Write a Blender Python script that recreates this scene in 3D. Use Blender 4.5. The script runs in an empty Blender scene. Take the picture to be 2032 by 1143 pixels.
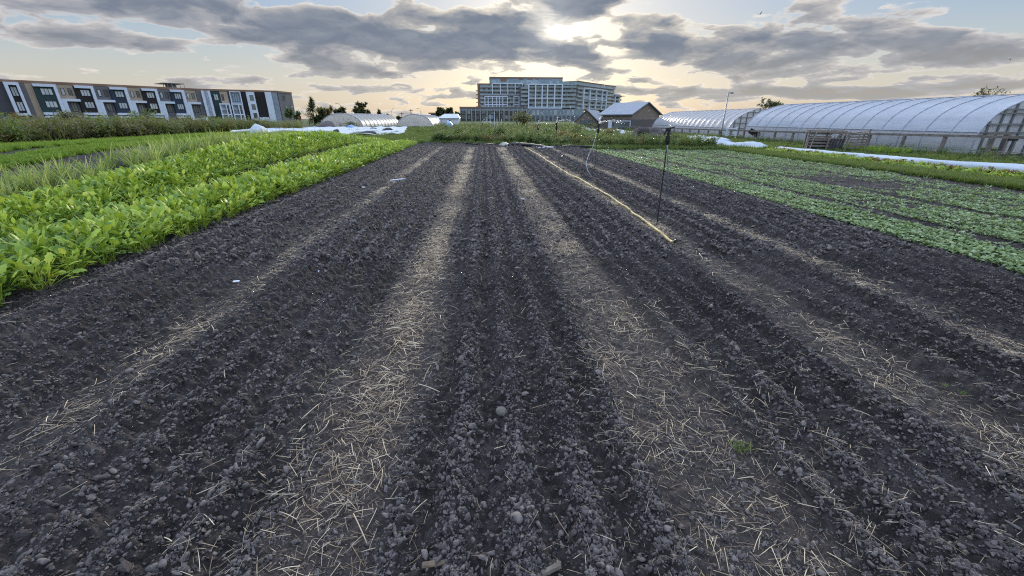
import bpy, math, random
import numpy as np
from math import radians as R, sin, cos, pi
rng = np.random.default_rng(7)
random.seed(7)
sc = bpy.context.scene
COL = sc.collection

# ------------------------------------------------------------------ camera
FOC, CAM_H = 810.0, 1.4                      # focal length in photo pixels (2032 wide), eye height in metres
PITCH, YAW = math.atan(336 / FOC), math.atan(59 / 877.0)
cam_d = bpy.data.cameras.new('camera')
cam_d.sensor_width = 36.0
cam_d.lens = 36.0 * FOC / 2032.0
cam_d.clip_start, cam_d.clip_end = 0.05, 5000
cam = bpy.data.objects.new('camera', cam_d)
COL.objects.link(cam)
cam.location = (0, 0, CAM_H)
cam.rotation_euler = (R(90) - PITCH, 0, -YAW)
sc.camera = cam
sc.cycles.use_denoising = False                # keep the fine grain of soil and leaves
sc.cycles.pixel_filter_type = 'BLACKMAN_HARRIS'
sc.cycles.filter_width = 1.15
sc.cycles.sample_clamp_indirect = 4.0

# ------------------------------------------------------------------ node helpers
class N:
    """a tiny expression builder over shader nodes"""
    def __init__(s, nt): s.nt = nt
    def node(s, t, **kw):
        n = s.nt.nodes.new(t)
        for k, v in kw.items(): setattr(n, k, v)
        return n
    def put(s, sock, v):
        if isinstance(v, bpy.types.NodeSocket): s.nt.links.new(v, sock)
        elif v is not None: sock.default_value = v
    def m(s, op, a, b=None, c=None, clamp=False):
        n = s.node('ShaderNodeMath', operation=op, use_clamp=clamp)
        for i, v in enumerate((a, b, c)):
            if v is not None: s.put(n.inputs[i], v)
        return n.outputs[0]
    def add(s, a, b): return s.m('ADD', a, b)
    def sub(s, a, b): return s.m('SUBTRACT', a, b)
    def mul(s, a, b): return s.m('MULTIPLY', a, b)
    def rng(s, v, a, b, c=0.0, d=1.0, smooth=True):
        n = s.node('ShaderNodeMapRange', interpolation_type='SMOOTHSTEP' if smooth else 'LINEAR')
        n.clamp = True
        s.put(n.inputs[0], v)
        for i, q in enumerate((a, b, c, d)): s.put(n.inputs[i + 1], q)
        return n.outputs[0]
    def xyz(s, x, y, z=0.0):
        n = s.node('ShaderNodeCombineXYZ')
        for i, v in enumerate((x, y, z)): s.put(n.inputs[i], v)
        return n.outputs[0]
    def noise(s, vec, scale, detail=4.0, rough=0.5, dist=0.0, out=0):
        n = s.node('ShaderNodeTexNoise')
        if vec is not None: s.put(n.inputs['Vector'], vec)
        n.inputs['Scale'].default_value = scale
        n.inputs['Detail'].default_value = detail
        n.inputs['Roughness'].default_value = rough
        n.inputs['Distortion'].default_value = dist
        return n.outputs[out]
    def mix(s, f, a, b, blend='MIX'):
        n = s.node('ShaderNodeMix', data_type='RGBA', blend_type=blend)
        s.put(n.inputs[0], f)
        for i, v in ((6, a), (7, b)):
            s.put(n.inputs[i], (*v, 1) if isinstance(v, tuple) and len(v) == 3 else v)
        return n.outputs[2]
    def ramp(s, f, stops, interp='LINEAR'):
        n = s.node('ShaderNodeValToRGB')
        cr = n.color_ramp
        cr.interpolation = interp
        while len(cr.elements) < len(stops): cr.elements.new(0.5)
        for e, (p, c) in zip(cr.elements, stops):
            e.position = p
            e.color = (*c, 1) if len(c) == 3 else c
        s.put(n.inputs[0], f)
        return n.outputs[0]

# ------------------------------------------------------------------ sky and sun
SUN_AZ, SUN_EL = 8.5, 10.5                    # degrees right of the rows, degrees above the horizon
world = bpy.data.worlds.new('World')
sc.world = world
world.use_nodes = True
nt = world.node_tree
nt.nodes.clear()
w = N(nt)
tc = w.node('ShaderNodeTexCoord').outputs['Generated']
sx = w.node('ShaderNodeSeparateXYZ'); w.put(sx.inputs[0], tc)
DX, DY, DZ = sx.outputs
az = w.mul(w.m('ARCTAN2', DX, DY), 57.2958)
el = w.mul(w.m('ARCSINE', DZ), 57.2958)
nish = w.node('ShaderNodeTexSky', sky_type='NISHITA')
nish.sun_disc = False
nish.sun_elevation = R(SUN_EL)
nish.sun_rotation = R(SUN_AZ)
nish.air_density, nish.dust_density, nish.ozone_density = 1.0, 2.0, 1.5
clear = w.mix(1.0, nish.outputs[0], (0.115, 0.115, 0.115), 'MULTIPLY')
# angle from the sun, in degrees
vd = w.node('ShaderNodeVectorMath', operation='DOT_PRODUCT')
w.put(vd.inputs[0], tc)
vd.inputs[1].default_value = (sin(R(SUN_AZ)) * cos(R(SUN_EL)), cos(R(SUN_AZ)) * cos(R(SUN_EL)), sin(R(SUN_EL)))
ang = w.mul(w.m('ARCCOSINE', w.m('MINIMUM', vd.outputs['Value'], 0.99999)), 57.2958)
def gauss(v, s_): return w.m('POWER', 2.71828, w.mul(w.m('POWER', w.m('DIVIDE', v, s_), 2.0), -1.0))
# clear-air colours: blue aloft, cream towards the horizon
azs = gauss(w.sub(az, SUN_AZ), 30.0)
air = w.ramp(w.rng(el, 0.0, 30.0, smooth=False), [(0.0, (0.58, 0.51, 0.43)), (0.07, (0.66, 0.60, 0.50)), (0.15, (0.58, 0.60, 0.57)), (0.24, (0.45, 0.55, 0.63)),
                                    (0.36, (0.30, 0.45, 0.66)), (0.7, (0.30, 0.45, 0.78)), (1.0, (0.40, 0.55, 0.85))])
warm = w.ramp(w.rng(el, 0.0, 20.0, smooth=False), [(0.0, (0.66, 0.58, 0.48)), (0.18, (0.76, 0.71, 0.61)), (0.5, (0.68, 0.70, 0.70)), (1.0, (0.5, 0.6, 0.8))])
air = w.mix(w.mul(azs, 0.85), air, warm)
air = w.mix(0.08, air, clear)
# cloud layer on a flat deck seen at a slant
r = w.m('DIVIDE', 1.0, w.add(w.m('TANGENT', w.mul(w.m('MAXIMUM', el, 0.0), 0.0174533)), 0.19))
azr = w.mul(az, 0.0174533)
px_, py_ = w.mul(w.m('SINE', azr), r), w.mul(w.m('COSINE', azr), r)
pv = w.xyz(px_, py_, 3.3)
wv = w.noise(pv, 2.4, 3.0, 0.5, out=1)
wm = w.node('ShaderNodeVectorMath', operation='MULTIPLY_ADD')
w.put(wm.inputs[0], wv); wm.inputs[1].default_value = (0.30, 0.24, 0.0); w.put(wm.inputs[2], pv)
def dens(v): return w.noise(v, 2.7, 10.0, 0.57)
n1 = dens(wm.outputs[0])
sh = w.node('ShaderNodeVectorMath', operation='ADD')
w.put(sh.inputs[0], wm.outputs[0]); sh.inputs[1].default_value = (0.02, -0.06, 0.0)
n2 = dens(sh.outputs[0])
BLOBS = [  # azimuth, elevation, half width, half height (degrees), tilt, weight
    (-19.9, 9.08, 13.6, 1.73, -1.4, 0.30),
    (-3.4, 9.59, 13.0, 1.88, -1.9, 0.32),
    (5.0, 7.31, 11.0, 1.59, -3.3, 0.34),
    (-13.7, 7.54, 11.7, 1.38, -1.0, 0.25),
    (2.9, 12.53, 4.4, 0.83, 2.1, 0.20),
    (-40.7, 7.56, 5.0, 1.21, 0.7, 0.22),
    (-35.3, 6.77, 3.2, 0.73, 0.9, 0.16),
    (-16.2, 5.29, 5.4, 1.04, 0.2, 0.30),
    (-6.7, 5.95, 3.9, 0.60, -0.8, 0.24),
    (-26.1, 4.30, 3.7, 0.43, 2.5, 0.12),
    (19.5, 7.89, 4.3, 1.27, -11.5, 0.30),
    (16.3, 11.41, 6.6, 1.42, -10.2, 0.28),
    (31.0, 6.44, 8.7, 1.44, -4.2, 0.30),
    (44.4, 5.81, 9.8, 1.43, -6.3, 0.32),
    (33.6, 8.80, 5.2, 1.45, -9.9, 0.20),
    (22.6, 2.97, 7.3, 0.75, -2.9, 0.22),
    (42.4, 2.51, 11.8, 0.55, -2.0, 0.20),
    (42.0, 8.74, 5.2, 0.60, -5.6, 0.12),
    (-9.5, 3.44, 5.1, 0.35, -1.2, 0.08),
    (43.9, 3.54, 7.5, 0.27, -1.3, 0.10),
    (11.3, 10.76, 4.2, 1.59, -25.5, -0.06),
    (8.2, 5.16, 3.4, 0.55, -4.9, -0.20),
    (15.6, 9.17, 1.5, 0.63, -27.6, -0.20),
    (50.0, 8.33, 2.8, 1.16, -2.7, -0.30),
    (-38.3, 4.28, 5.1, 1.14, 1.0, -0.25),
    (27.5, 10.19, 2.7, 0.80, -14.7, -0.12),
    (-14.0, 3.4, 9.0, 0.45, 2.0, 0.16), (12.5, 4.6, 6.0, 0.5, -3.0, 0.14), (30.0, 4.4, 16.0, 0.5, 1.0, 0.16), (1.0, 2.6, 9.0, 0.35, 0.0, 0.12),
    (40.0, 2.6, 13.0, 0.5, 0.0, 0.14), (-28.0, 3.0, 7.0, 0.35, 4.0, 0.10), (12.5, 12.4, 5.5, 1.3, 4.0, 0.26),
]
tot = None
azel = w.xyz(az, el, 0.0)
for (a0, e0, hw, hh, tl, wt) in BLOBS:
    mp = w.node('ShaderNodeMapping', vector_type='TEXTURE')
    w.put(mp.inputs['Vector'], azel)
    mp.inputs['Location'].default_value = (a0, e0, 0)
    mp.inputs['Rotation'].default_value = (0, 0, R(tl))
    mp.inputs['Scale'].default_value = (hw, hh, 1)
    ln = w.node('ShaderNodeVectorMath', operation='LENGTH'); w.put(ln.inputs[0], mp.outputs[0])
    b = w.mul(w.rng(ln.outputs['Value'], 0.35, 1.7, 1.0, 0.0), wt * 0.88)
    tot = b if tot is None else w.add(tot, b)
high = w.add(w.rng(el, 14.0, 30.0, 0.0, 0.06), w.rng(el, 2.0, 6.0, 0.03, 0.0))
d1 = w.add(w.add(w.mul(w.sub(n1, 0.5), 1.75), tot), w.sub(high, 0.045))
d2 = w.add(w.add(w.mul(w.sub(n2, 0.5), 1.75), tot), w.sub(high, 0.045))
cover = w.rng(d1, -0.01, 0.11)
ns = w.noise(wm.outputs[0], 2.7, 5.0, 0.52)
ds = w.add(w.add(w.mul(w.sub(w.add(w.mul(ns, 0.3), w.mul(n1, 0.7)), 0.5), 1.6), tot), w.sub(high, 0.045))
thin = w.rng(ds, -0.02, 0.13)
thick = w.rng(ds, 0.02, 0.34)
rim = w.rng(w.sub(d1, d2), -0.02, 0.10)
near_sun = gauss(ang, 24.0)
edge = w.mix(near_sun, (0.90, 0.82, 0.76), (1.3, 1.16, 0.93))
core = w.mix(w.rng(el, 1.0, 9.0), (0.44, 0.41, 0.36), (0.195, 0.232, 0.30))
core = w.mix(w.mul(w.rng(w.noise(wm.outputs[0], 5.5, 6.0, 0.6), 0.36, 0.72), 0.55), core, (0.36, 0.39, 0.44))
mid = w.mix(near_sun, (0.47, 0.47, 0.50), (0.56, 0.53, 0.48))
cl = w.mix(w.m('MAXIMUM', w.sub(thin, w.mul(rim, 0.35)), 0.0), edge, mid)
cl = w.mix(thick, cl, core)
cl = w.mix(w.rng(el, 16.0, 30.0), cl, (0.88, 0.95, 1.05))         # unseen deck overhead, made bright to light the ground
skyc = w.mix(cover, air, cl)
glow = w.add(w.mul(gauss(ang, 2.4), 0.45), w.mul(gauss(ang, 8.0), 0.16))
open_ = w.sub(1.0, w.mul(cover, w.mul(thick, w.rng(ang, 1.0, 7.0, 0.72, 0.94))))
skyc = w.mix(1.0, skyc, w.mix(1.0, (1.0, 0.95, 0.84), w.xyz(w.mul(glow, open_), w.mul(glow, open_), w.mul(glow, open_)), 'MULTIPLY'), 'ADD')
skyc = w.mix(w.rng(el, -2.0, 0.0), (0.10, 0.10, 0.09), skyc)
LIFT = w.rng(el, 18.0, 40.0, 1.0, 2.25)  # unseen sky overhead boosted to brighten the ground
bg = w.node('ShaderNodeBackground')
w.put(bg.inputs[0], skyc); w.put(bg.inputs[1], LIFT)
ow = w.node('ShaderNodeOutputWorld'); nt.links.new(bg.outputs[0], ow.inputs[0])
world.cycles.sampling_method = 'MANUAL'
world.cycles.sample_map_resolution = 512

sun_d = bpy.data.lights.new('sun', 'SUN')
sun_d.energy, sun_d.angle, sun_d.color = 3.2, R(10), (1.0, 0.91, 0.78)
sun = bpy.data.objects.new('sun', sun_d); COL.objects.link(sun)
sun.rotation_euler = (R(90 - SUN_EL), 0, R(180 - SUN_AZ))
sun.location = (20, 140, 40)
sc.view_settings.view_transform = 'Standard'
sc.view_settings.look = 'None'
sc.view_settings.exposure, sc.view_settings.gamma = 0.0, 1.0

# ------------------------------------------------------------------ scene helpers
FW = np.array([sin(YAW) * cos(PITCH), cos(YAW) * cos(PITCH), -sin(PITCH)])
RT = np.array([cos(YAW), -sin(YAW), 0.0])
UP = np.cross(RT, FW)
EYE = np.array([0, 0, CAM_H])
def ray(x, y): return FW * FOC + RT * (x - 1016) - UP * (y - 571.5)
def atY(x, y, Y):                              # photo pixel -> world point on the plane at depth Y
    d = ray(x, y); return EYE + d * (Y / d[1])
def gnd(x, y, z=0.0):
    d = ray(x, y); return EYE + d * ((z - CAM_H) / d[2])

def sstep(a, b, v):
    t = np.clip((v - a) / (b - a), 0, 1); return t * t * (3 - 2 * t)
def zg(x, y):
    """height of the land: flat under the beds, rising gently to the left, level again far away"""
    x = np.asarray(x, float); y = np.asarray(y, float)
    s = 1 - sstep(-6.8, -3.9, x)
    rise = 0.53 * sstep(5.0, 15.0, y)
    k = sstep(-13.0, -8.0, x)
    fall = 1 - .82 * (sstep(17, 27, y) * k + sstep(33, 50, y) * (1 - k)) - .18 * sstep(80, 120, y)
    return s * rise * fall
def zf(x, y): return float(zg(x, y))
def hit(px, py, dz=0.0):
    """where a photo pixel meets the land"""
    d = ray(px, py); d = d / math.hypot(d[0], d[1]); s = 0.5
    while s < 400:
        p = EYE + d * s
        if p[2] <= zf(p[0], p[1]) + dz: return p
        s += .05 + s * .002
    return EYE + d * 400

def hash2(i, j, k):
    n = (i.astype(np.int64) * 374761393 + j.astype(np.int64) * 668265263 + k * 1274126177) & 0x7fffffff
    n = (n ^ (n >> 13)) * 1274126177 & 0x7fffffff
    n = (n ^ (n >> 16)) & 0x7fffffff
    return (n & 0xffff) / 65535.0
def vnoise(x, y, k=0):
    i, j = np.floor(x), np.floor(y)
    fx, fy = x - i, y - j
    fx, fy = fx * fx * (3 - 2 * fx), fy * fy * (3 - 2 * fy)
    a, b, c, d = hash2(i, j, k), hash2(i + 1, j, k), hash2(i, j + 1, k), hash2(i + 1, j + 1, k)
    return (a * (1 - fx) + b * fx) * (1 - fy) + (c * (1 - fx) + d * fx) * fy
def fbm(x, y, o=4, k=0):
    s, a = 0, 0.5
    for q in range(o):
        s = s + a * vnoise(x * 2 ** q, y * 2 ** q, k + q); a *= 0.5
    return s

def mesh(name, V, F, mats=None, smooth=False, mi=None):
    V = np.asarray(V, np.float32)
    me = bpy.data.meshes.new(name)
    if isinstance(F, np.ndarray):
        n, k = F.shape
        me.vertices.add(len(V)); me.vertices.foreach_set('co', V.ravel())
        me.loops.add(n * k); me.loops.foreach_set('vertex_index', F.astype(np.int32).ravel())
        me.polygons.add(n); me.polygons.foreach_set('loop_start', np.arange(0, n * k, k, dtype=np.int32))
        me.update(calc_edges=True); me.validate()
    else:
        me.from_pydata([tuple(v) for v in V], [], F)
    for m in (mats if isinstance(mats, (list, tuple)) else [mats]):
        if m: me.materials.append(m)
    if mi is not None: me.polygons.foreach_set('material_index', np.asarray(mi, np.int32))
    if smooth: me.polygons.foreach_set('use_smooth', np.ones(len(me.polygons), bool))
    return me
def link(name, me, parent=None, loc=None, rot=None):
    o = bpy.data.objects.new(name, me); COL.objects.link(o)
    if parent is not None: o.parent = parent
    if loc is not None: o.location = loc
    if rot is not None: o.rotation_euler = rot
    return o
def tag(o, label=None, cat=None, group=None, kind=None):
    for k, v in (('label', label), ('category', cat), ('group', group), ('kind', kind)):
        if v: o[k] = v
    return o
def thing(name, loc, label, cat, group=None, rz=0.0):
    o = bpy.data.objects.new(name, None); COL.objects.link(o)
    o.location = loc; o.rotation_euler = (0, 0, rz); o.empty_display_size = 0.2
    return tag(o, label, cat, group)

class MB:
    """collects boxes, bars, tubes and quads and links them as one mesh object"""
    def __init__(s): s.v, s.f, s.n = [], [], 0
    def add(s, V, F):
        V = np.asarray(V, float).reshape(-1, 3)
        s.v.append(V); s.f += [[i + s.n for i in f] for f in F]; s.n += len(V)
        return s
    def box(s, x0, x1, y0, y1, z0, z1):
        x0, x1 = min(x0, x1), max(x0, x1); y0, y1 = min(y0, y1), max(y0, y1); z0, z1 = min(z0, z1), max(z0, z1)
        return s.add([(x0, y0, z0), (x1, y0, z0), (x1, y1, z0), (x0, y1, z0), (x0, y0, z1), (x1, y0, z1), (x1, y1, z1), (x0, y1, z1)],
                     [(0, 3, 2, 1), (4, 5, 6, 7), (0, 1, 5, 4), (1, 2, 6, 5), (2, 3, 7, 6), (3, 0, 4, 7)])
    def bar(s, a, b, w_, d_=None, upv=(0, 0, 1)):
        a, b = np.array(a, float), np.array(b, float); d_ = d_ or w_
        t = b - a; t /= np.linalg.norm(t)
        u = np.cross(t, upv)
        if np.linalg.norm(u) < 1e-3: u = np.cross(t, (1, 0, 0))
        u /= np.linalg.norm(u); q = np.cross(u, t)
        P = []
        for p in (a, b):
            for su, sq in ((-1, -1), (1, -1), (1, 1), (-1, 1)): P.append(p + u * su * w_ / 2 + q * sq * d_ / 2)
        return s.add(P, [(0, 1, 2, 3), (7, 6, 5, 4), (0, 4, 5, 1), (1, 5, 6, 2), (2, 6, 7, 3), (3, 7, 4, 0)])
    def tube(s, pts, r, n=8, caps=True):
        pts = [np.array(p, float) for p in pts]; m = len(pts)
        rr = r if isinstance(r, (list, tuple, np.ndarray)) else [r] * m
        P = []; u = None
        for i, p in enumerate(pts):
            t = pts[min(i + 1, m - 1)] - pts[max(i - 1, 0)]; t = t / (np.linalg.norm(t) + 1e-9)
            if u is None:
                u = np.cross(t, (0, 0, 1) if abs(t[2]) < 0.9 else (1, 0, 0))
            u = u - t * (u @ t); u /= np.linalg.norm(u); q = np.cross(t, u)
            for k in range(n):
                a = 2 * pi * k / n; P.append(p + (u * cos(a) + q * sin(a)) * rr[i])
        F = [(i * n + k, i * n + (k + 1) % n, (i + 1) * n + (k + 1) % n, (i + 1) * n + k) for i in range(m - 1) for k in range(n)]
        if caps: F += [tuple(range(n))[::-1], tuple((m - 1) * n + k for k in range(n))]
        return s.add(P, F)
    def quad(s, a, b, c, d): return s.add([a, b, c, d], [(0, 1, 2, 3)])
    def build(s, name, mat, parent=None, smooth=False, bevel=0):
        me = mesh(name, np.concatenate(s.v), s.f, mat, smooth)
        o = link(name, me, parent)
        if bevel:
            b = o.modifiers.new('bevel', 'BEVEL'); b.width = bevel; b.segments = 2; b.limit_method = 'ANGLE'
        return o

# ------------------------------------------------------------------ materials
def new_mat(name):
    m = bpy.data.materials.new(name); m.use_nodes = True
    m.node_tree.nodes.clear()
    return m, N(m.node_tree)
def finish(n, bsdf, disp=None):
    o = n.node('ShaderNodeOutputMaterial'); n.nt.links.new(bsdf, o.inputs[0])
def principled(n, col, rough=0.6, metal=0.0, normal=None, spec=0.5, alpha=None, trans=0.0):
    p = n.node('ShaderNodeBsdfPrincipled')
    n.put(p.inputs['Base Color'], (*col, 1) if isinstance(col, tuple) and len(col) == 3 else col)
    n.put(p.inputs['Roughness'], rough); n.put(p.inputs['Metallic'], metal)
    p.inputs['Specular IOR Level'].default_value = spec
    if normal is not None: n.put(p.inputs['Normal'], normal)
    if alpha is not None: n.put(p.inputs['Alpha'], alpha)
    p.inputs['Transmission Weight'].default_value = trans
    return p.outputs[0]
def bump(n, h, strength=0.4, dist=0.01):
    b = n.node('ShaderNodeBump'); b.inputs['Strength'].default_value = strength; b.inputs['Distance'].default_value = dist
    n.put(b.inputs['Height'], h); return b.outputs[0]
def objco(n): return n.node('ShaderNodeTexCoord').outputs['Object']
def worldco(n): return n.node('ShaderNodeNewGeometry').outputs['Position']
def simple(name, col, rough=0.6, var=0.18, scale=3.0, metal=0.0, bs=0.15, spec=0.4):
    """painted or plain surface with mild mottling and a little wear"""
    m, n = new_mat(name)
    p = worldco(n)
    a = n.noise(p, scale, 5.0, 0.6)
    c = n.mix(n.rng(a, 0.3, 0.7), tuple(x * (1 - var) for x in col), tuple(min(1, x * (1 + var)) for x in col))
    b = n.noise(p, scale * 9, 3.0, 0.6)
    finish(n, principled(n, c, n.rng(b, 0.3, 0.7, rough - 0.08, rough + 0.08), metal, bump(n, b, bs, 0.01), spec))
    return m
def leaf_mat(name, cols, translucent=0.35, rough=0.62, spec=0.22, vein=True):
    """foliage: tone varies from plant to plant and leaf to leaf, light passes through"""
    m, n = new_mat(name)
    oi = n.node('ShaderNodeObjectInfo').outputs['Random']
    a = n.noise(worldco(n), 7.0, 3.0, 0.6)
    at = n.node('ShaderNodeAttribute', attribute_name='tone').outputs['Fac']
    f = n.add(n.add(n.mul(oi, 0.30), n.mul(at, 0.62)), n.mul(n.sub(a, 0.45), 0.5))
    k = len(cols)
    c = n.ramp(f, [(i / max(1, k - 1), q) for i, q in enumerate(cols)])
    nb = bump(n, n.noise(worldco(n), 60.0, 2.0, 0.5), 0.25, 0.006)
    p = principled(n, c, rough, 0.0, nb, spec)
    t = n.node('ShaderNodeBsdfTranslucent'); n.put(t.inputs[0], n.mix(0.5, c, (0.35, 0.45, 0.05), 'MIX')); n.put(t.inputs[1], nb)
    mx = n.node('ShaderNodeMixShader'); mx.inputs[0].default_value = translucent
    n.nt.links.new(p, mx.inputs[1]); n.nt.links.new(t.outputs[0], mx.inputs[2])
    finish(n, mx.outputs[0]); return m

def soil_material():
    m, n = new_mat('dark_soil')
    p = worldco(n)
    a = n.noise(p, 22.0, 6.0, 0.65); b = n.noise(p, 1.3, 4.0, 0.6); c2 = n.noise(p, 120.0, 3.0, 0.6)
    f = n.add(n.mul(a, 0.6), n.mul(b, 0.5))
    dark = n.ramp(f, [(0.32, (0.012, 0.010, 0.010)), (0.52, (0.036, 0.031, 0.030)), (0.75, (0.095, 0.085, 0.082))])
    path = n.ramp(n.add(n.mul(a, 0.55), n.mul(c2, 0.45)), [(0.3, (0.026, 0.022, 0.021)), (0.5, (0.058, 0.048, 0.045)), (0.72, (0.13, 0.108, 0.096))])
    at = n.node('ShaderNodeAttribute', attribute_name='path').outputs['Fac']
    mask = n.rng(n.add(at, n.mul(n.sub(n.noise(p, 5.0, 4.0, 0.65), 0.5), 1.3)), 0.5, 1.0)
    col = n.mix(mask, dark, path)
    h = n.add(n.mul(n.noise(p, 60.0, 5.0, 0.7), 1.0), n.mul(c2, 0.4))
    finish(n, principled(n, col, 0.92, 0.0, bump(n, h, 0.9, 0.015), 0.25))
    return m
def clod_material():
    m, n = new_mat('soil_crumbs')
    oi = n.node('ShaderNodeObjectInfo').outputs['Random']
    p = worldco(n)
    a = n.noise(p, 50.0, 5.0, 0.65)
    f = n.add(n.mul(a, 0.75), n.mul(oi, 0.35))
    c = n.ramp(f, [(0.12, (0.020, 0.017, 0.016)), (0.36, (0.066, 0.058, 0.057)), (0.56, (0.132, 0.119, 0.117)), (0.78, (0.20, 0.176, 0.163)), (0.97, (0.31, 0.275, 0.25))])
    finish(n, principled(n, c, 0.93, 0.0, bump(n, n.noise(p, 140.0, 4.0, 0.7), 0.8, 0.006), 0.22))
    return m
def straw_material():
    m, n = new_mat('dry_straw')
    oi = n.node('ShaderNodeObjectInfo').outputs['Random']
    c = n.ramp(oi, [(0.0, (0.15, 0.105, 0.075)), (0.3, (0.33, 0.25, 0.165)), (0.6, (0.55, 0.445, 0.305)), (1.0, (0.78, 0.68, 0.51))])
    finish(n, principled(n, c, 0.6, 0.0, None, 0.35)); return m
def ground_material():
    m, n = new_mat('rough_land')
    p = worldco(n)
    a = n.noise(p, 0.35, 6.0, 0.65); b = n.noise(p, 3.0, 5.0, 0.65)
    f = n.add(n.mul(a, 0.6), n.mul(b, 0.4))
    c = n.ramp(f, [(0.34, (0.04, 0.038, 0.026)), (0.46, (0.06, 0.07, 0.032)), (0.56, (0.07, 0.105, 0.032)), (0.7, (0.12, 0.13, 0.055))])
    finish(n, principled(n, c, 0.95, 0.0, bump(n, n.noise(p, 9.0, 5.0, 0.7), 0.9, 0.12), 0.2)); return m

M_SOIL, M_CLOD, M_STRAW, M_LAND = soil_material(), clod_material(), straw_material(), ground_material()
M_CROP = leaf_mat('crop_leaves', [(0.025, 0.065, 0.012), (0.115, 0.225, 0.026), (0.36, 0.49, 0.055), (0.64, 0.62, 0.14)], 0.30, 0.46, 0.4)
M_SEED = leaf_mat('seedling_leaves', [(0.045, 0.10, 0.03), (0.12, 0.20, 0.07), (0.22, 0.31, 0.13), (0.48, 0.56, 0.36)], 0.25, 0.5, 0.4)  # palest stop paints the whitish highlights of shiny leaves
M_GRASS = leaf_mat('feathery_tops', [(0.06, 0.13, 0.02), (0.12, 0.23, 0.03), (0.19, 0.31, 0.04), (0.27, 0.36, 0.07)], 0.35)
M_ONION = leaf_mat('onion_blades', [(0.12, 0.21, 0.07), (0.25, 0.36, 0.11), (0.50, 0.53, 0.19), (0.74, 0.62, 0.30)], 0.45)
M_WEED = leaf_mat('dead_weeds', [(0.045, 0.05, 0.028), (0.09, 0.09, 0.045), (0.16, 0.13, 0.07), (0.27, 0.21, 0.12)], 0.25)
M_WGREEN = leaf_mat('green_weeds', [(0.035, 0.06, 0.028), (0.075, 0.12, 0.045), (0.13, 0.18, 0.06), (0.21, 0.24, 0.08)], 0.3)
M_SHRUB = leaf_mat('shrub_leaves', [(0.03, 0.055, 0.025), (0.06, 0.10, 0.04), (0.10, 0.15, 0.05), (0.16, 0.19, 0.07)], 0.25)
M_RUST = leaf_mat('autumn_leaves', [(0.07, 0.045, 0.025), (0.15, 0.08, 0.035), (0.24, 0.13, 0.05), (0.33, 0.2, 0.08)], 0.3)
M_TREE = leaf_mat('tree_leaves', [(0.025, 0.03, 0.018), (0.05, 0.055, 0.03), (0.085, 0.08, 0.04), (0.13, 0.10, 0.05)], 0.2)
M_BARK = simple('bark', (0.09, 0.07, 0.055), 0.9, 0.3, 6.0)
M_WHITE = simple('white_panel', (0.64, 0.70, 0.80), 0.5, 0.05, 1.0)  # white with the blue of the sky light put into its colour
M_DARKW = simple('weathered_wood', (0.19, 0.165, 0.145), 0.85, 0.3, 5.0)
M_BLACK = simple('black_plastic', (0.012, 0.012, 0.013), 0.45, 0.2, 8.0)
M_STEEL = simple('grey_metal', (0.22, 0.23, 0.24), 0.45, 0.15, 4.0, 0.6)
M_CONC = simple('grey_concrete', (0.33, 0.33, 0.32), 0.85, 0.12, 2.0)

# ------------------------------------------------------------------ scatter: one object of many small pieces (crumbs, straw, leaves)
def scatter(name, label, cat, protos, P, Rt, S, idx, kind='stuff'):
    kit = bpy.data.collections.new(name + '_kit')
    for i, me in enumerate(protos):
        kit.objects.link(bpy.data.objects.new('%s_piece_%02d' % (name, i), me))
    P = np.asarray(P, np.float32)
    me = bpy.data.meshes.new(name)
    me.vertices.add(len(P)); me.vertices.foreach_set('co', P.ravel())
    for nm, arr in (('rot', Rt), ('scl', S)):
        at = me.attributes.new(nm, 'FLOAT_VECTOR', 'POINT'); at.data.foreach_set('vector', np.asarray(arr, np.float32).ravel())
    at = me.attributes.new('idx', 'INT', 'POINT'); at.data.foreach_set('value', np.asarray(idx, np.int32))
    o = link(name, me)
    ng = bpy.data.node_groups.new(name, 'GeometryNodeTree')
    ng.interface.new_socket('Geometry', in_out='INPUT', socket_type='NodeSocketGeometry')
    ng.interface.new_socket('Geometry', in_out='OUTPUT', socket_type='NodeSocketGeometry')
    n = ng.nodes; L = ng.links
    gi, go = n.new('NodeGroupInput'), n.new('NodeGroupOutput')
    ci = n.new('GeometryNodeCollectionInfo'); ci.inputs[0].default_value = kit
    ci.inputs['Separate Children'].default_value = True; ci.inputs['Reset Children'].default_value = True
    ip = n.new('GeometryNodeInstanceOnPoints'); ip.inputs['Pick Instance'].default_value = True
    def named(nm, ty):
        a = n.new('GeometryNodeInputNamedAttribute'); a.data_type = ty; a.inputs[0].default_value = nm; return a.outputs[0]
    er = n.new('FunctionNodeEulerToRotation'); L.new(named('rot', 'FLOAT_VECTOR'), er.inputs[0])
    L.new(gi.outputs[0], ip.inputs['Points']); L.new(ci.outputs[0], ip.inputs['Instance'])
    L.new(named('idx', 'INT'), ip.inputs['Instance Index']); L.new(er.outputs[0], ip.inputs['Rotation'])
    L.new(named('scl', 'FLOAT_VECTOR'), ip.inputs['Scale']); L.new(ip.outputs[0], go.inputs[0])
    md = o.modifiers.new('pieces', 'NODES'); md.node_group = ng
    return tag(o, label, cat, kind=kind)
def uni(a, b, n): return rng.uniform(a, b, n)
def eul(n, tilt=0.25):
    return np.stack([uni(-tilt, tilt, n), uni(-tilt, tilt, n), uni(0, 2 * pi, n)], 1)
def sc3(s): return np.repeat(np.asarray(s)[:, None], 3, 1)

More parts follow.
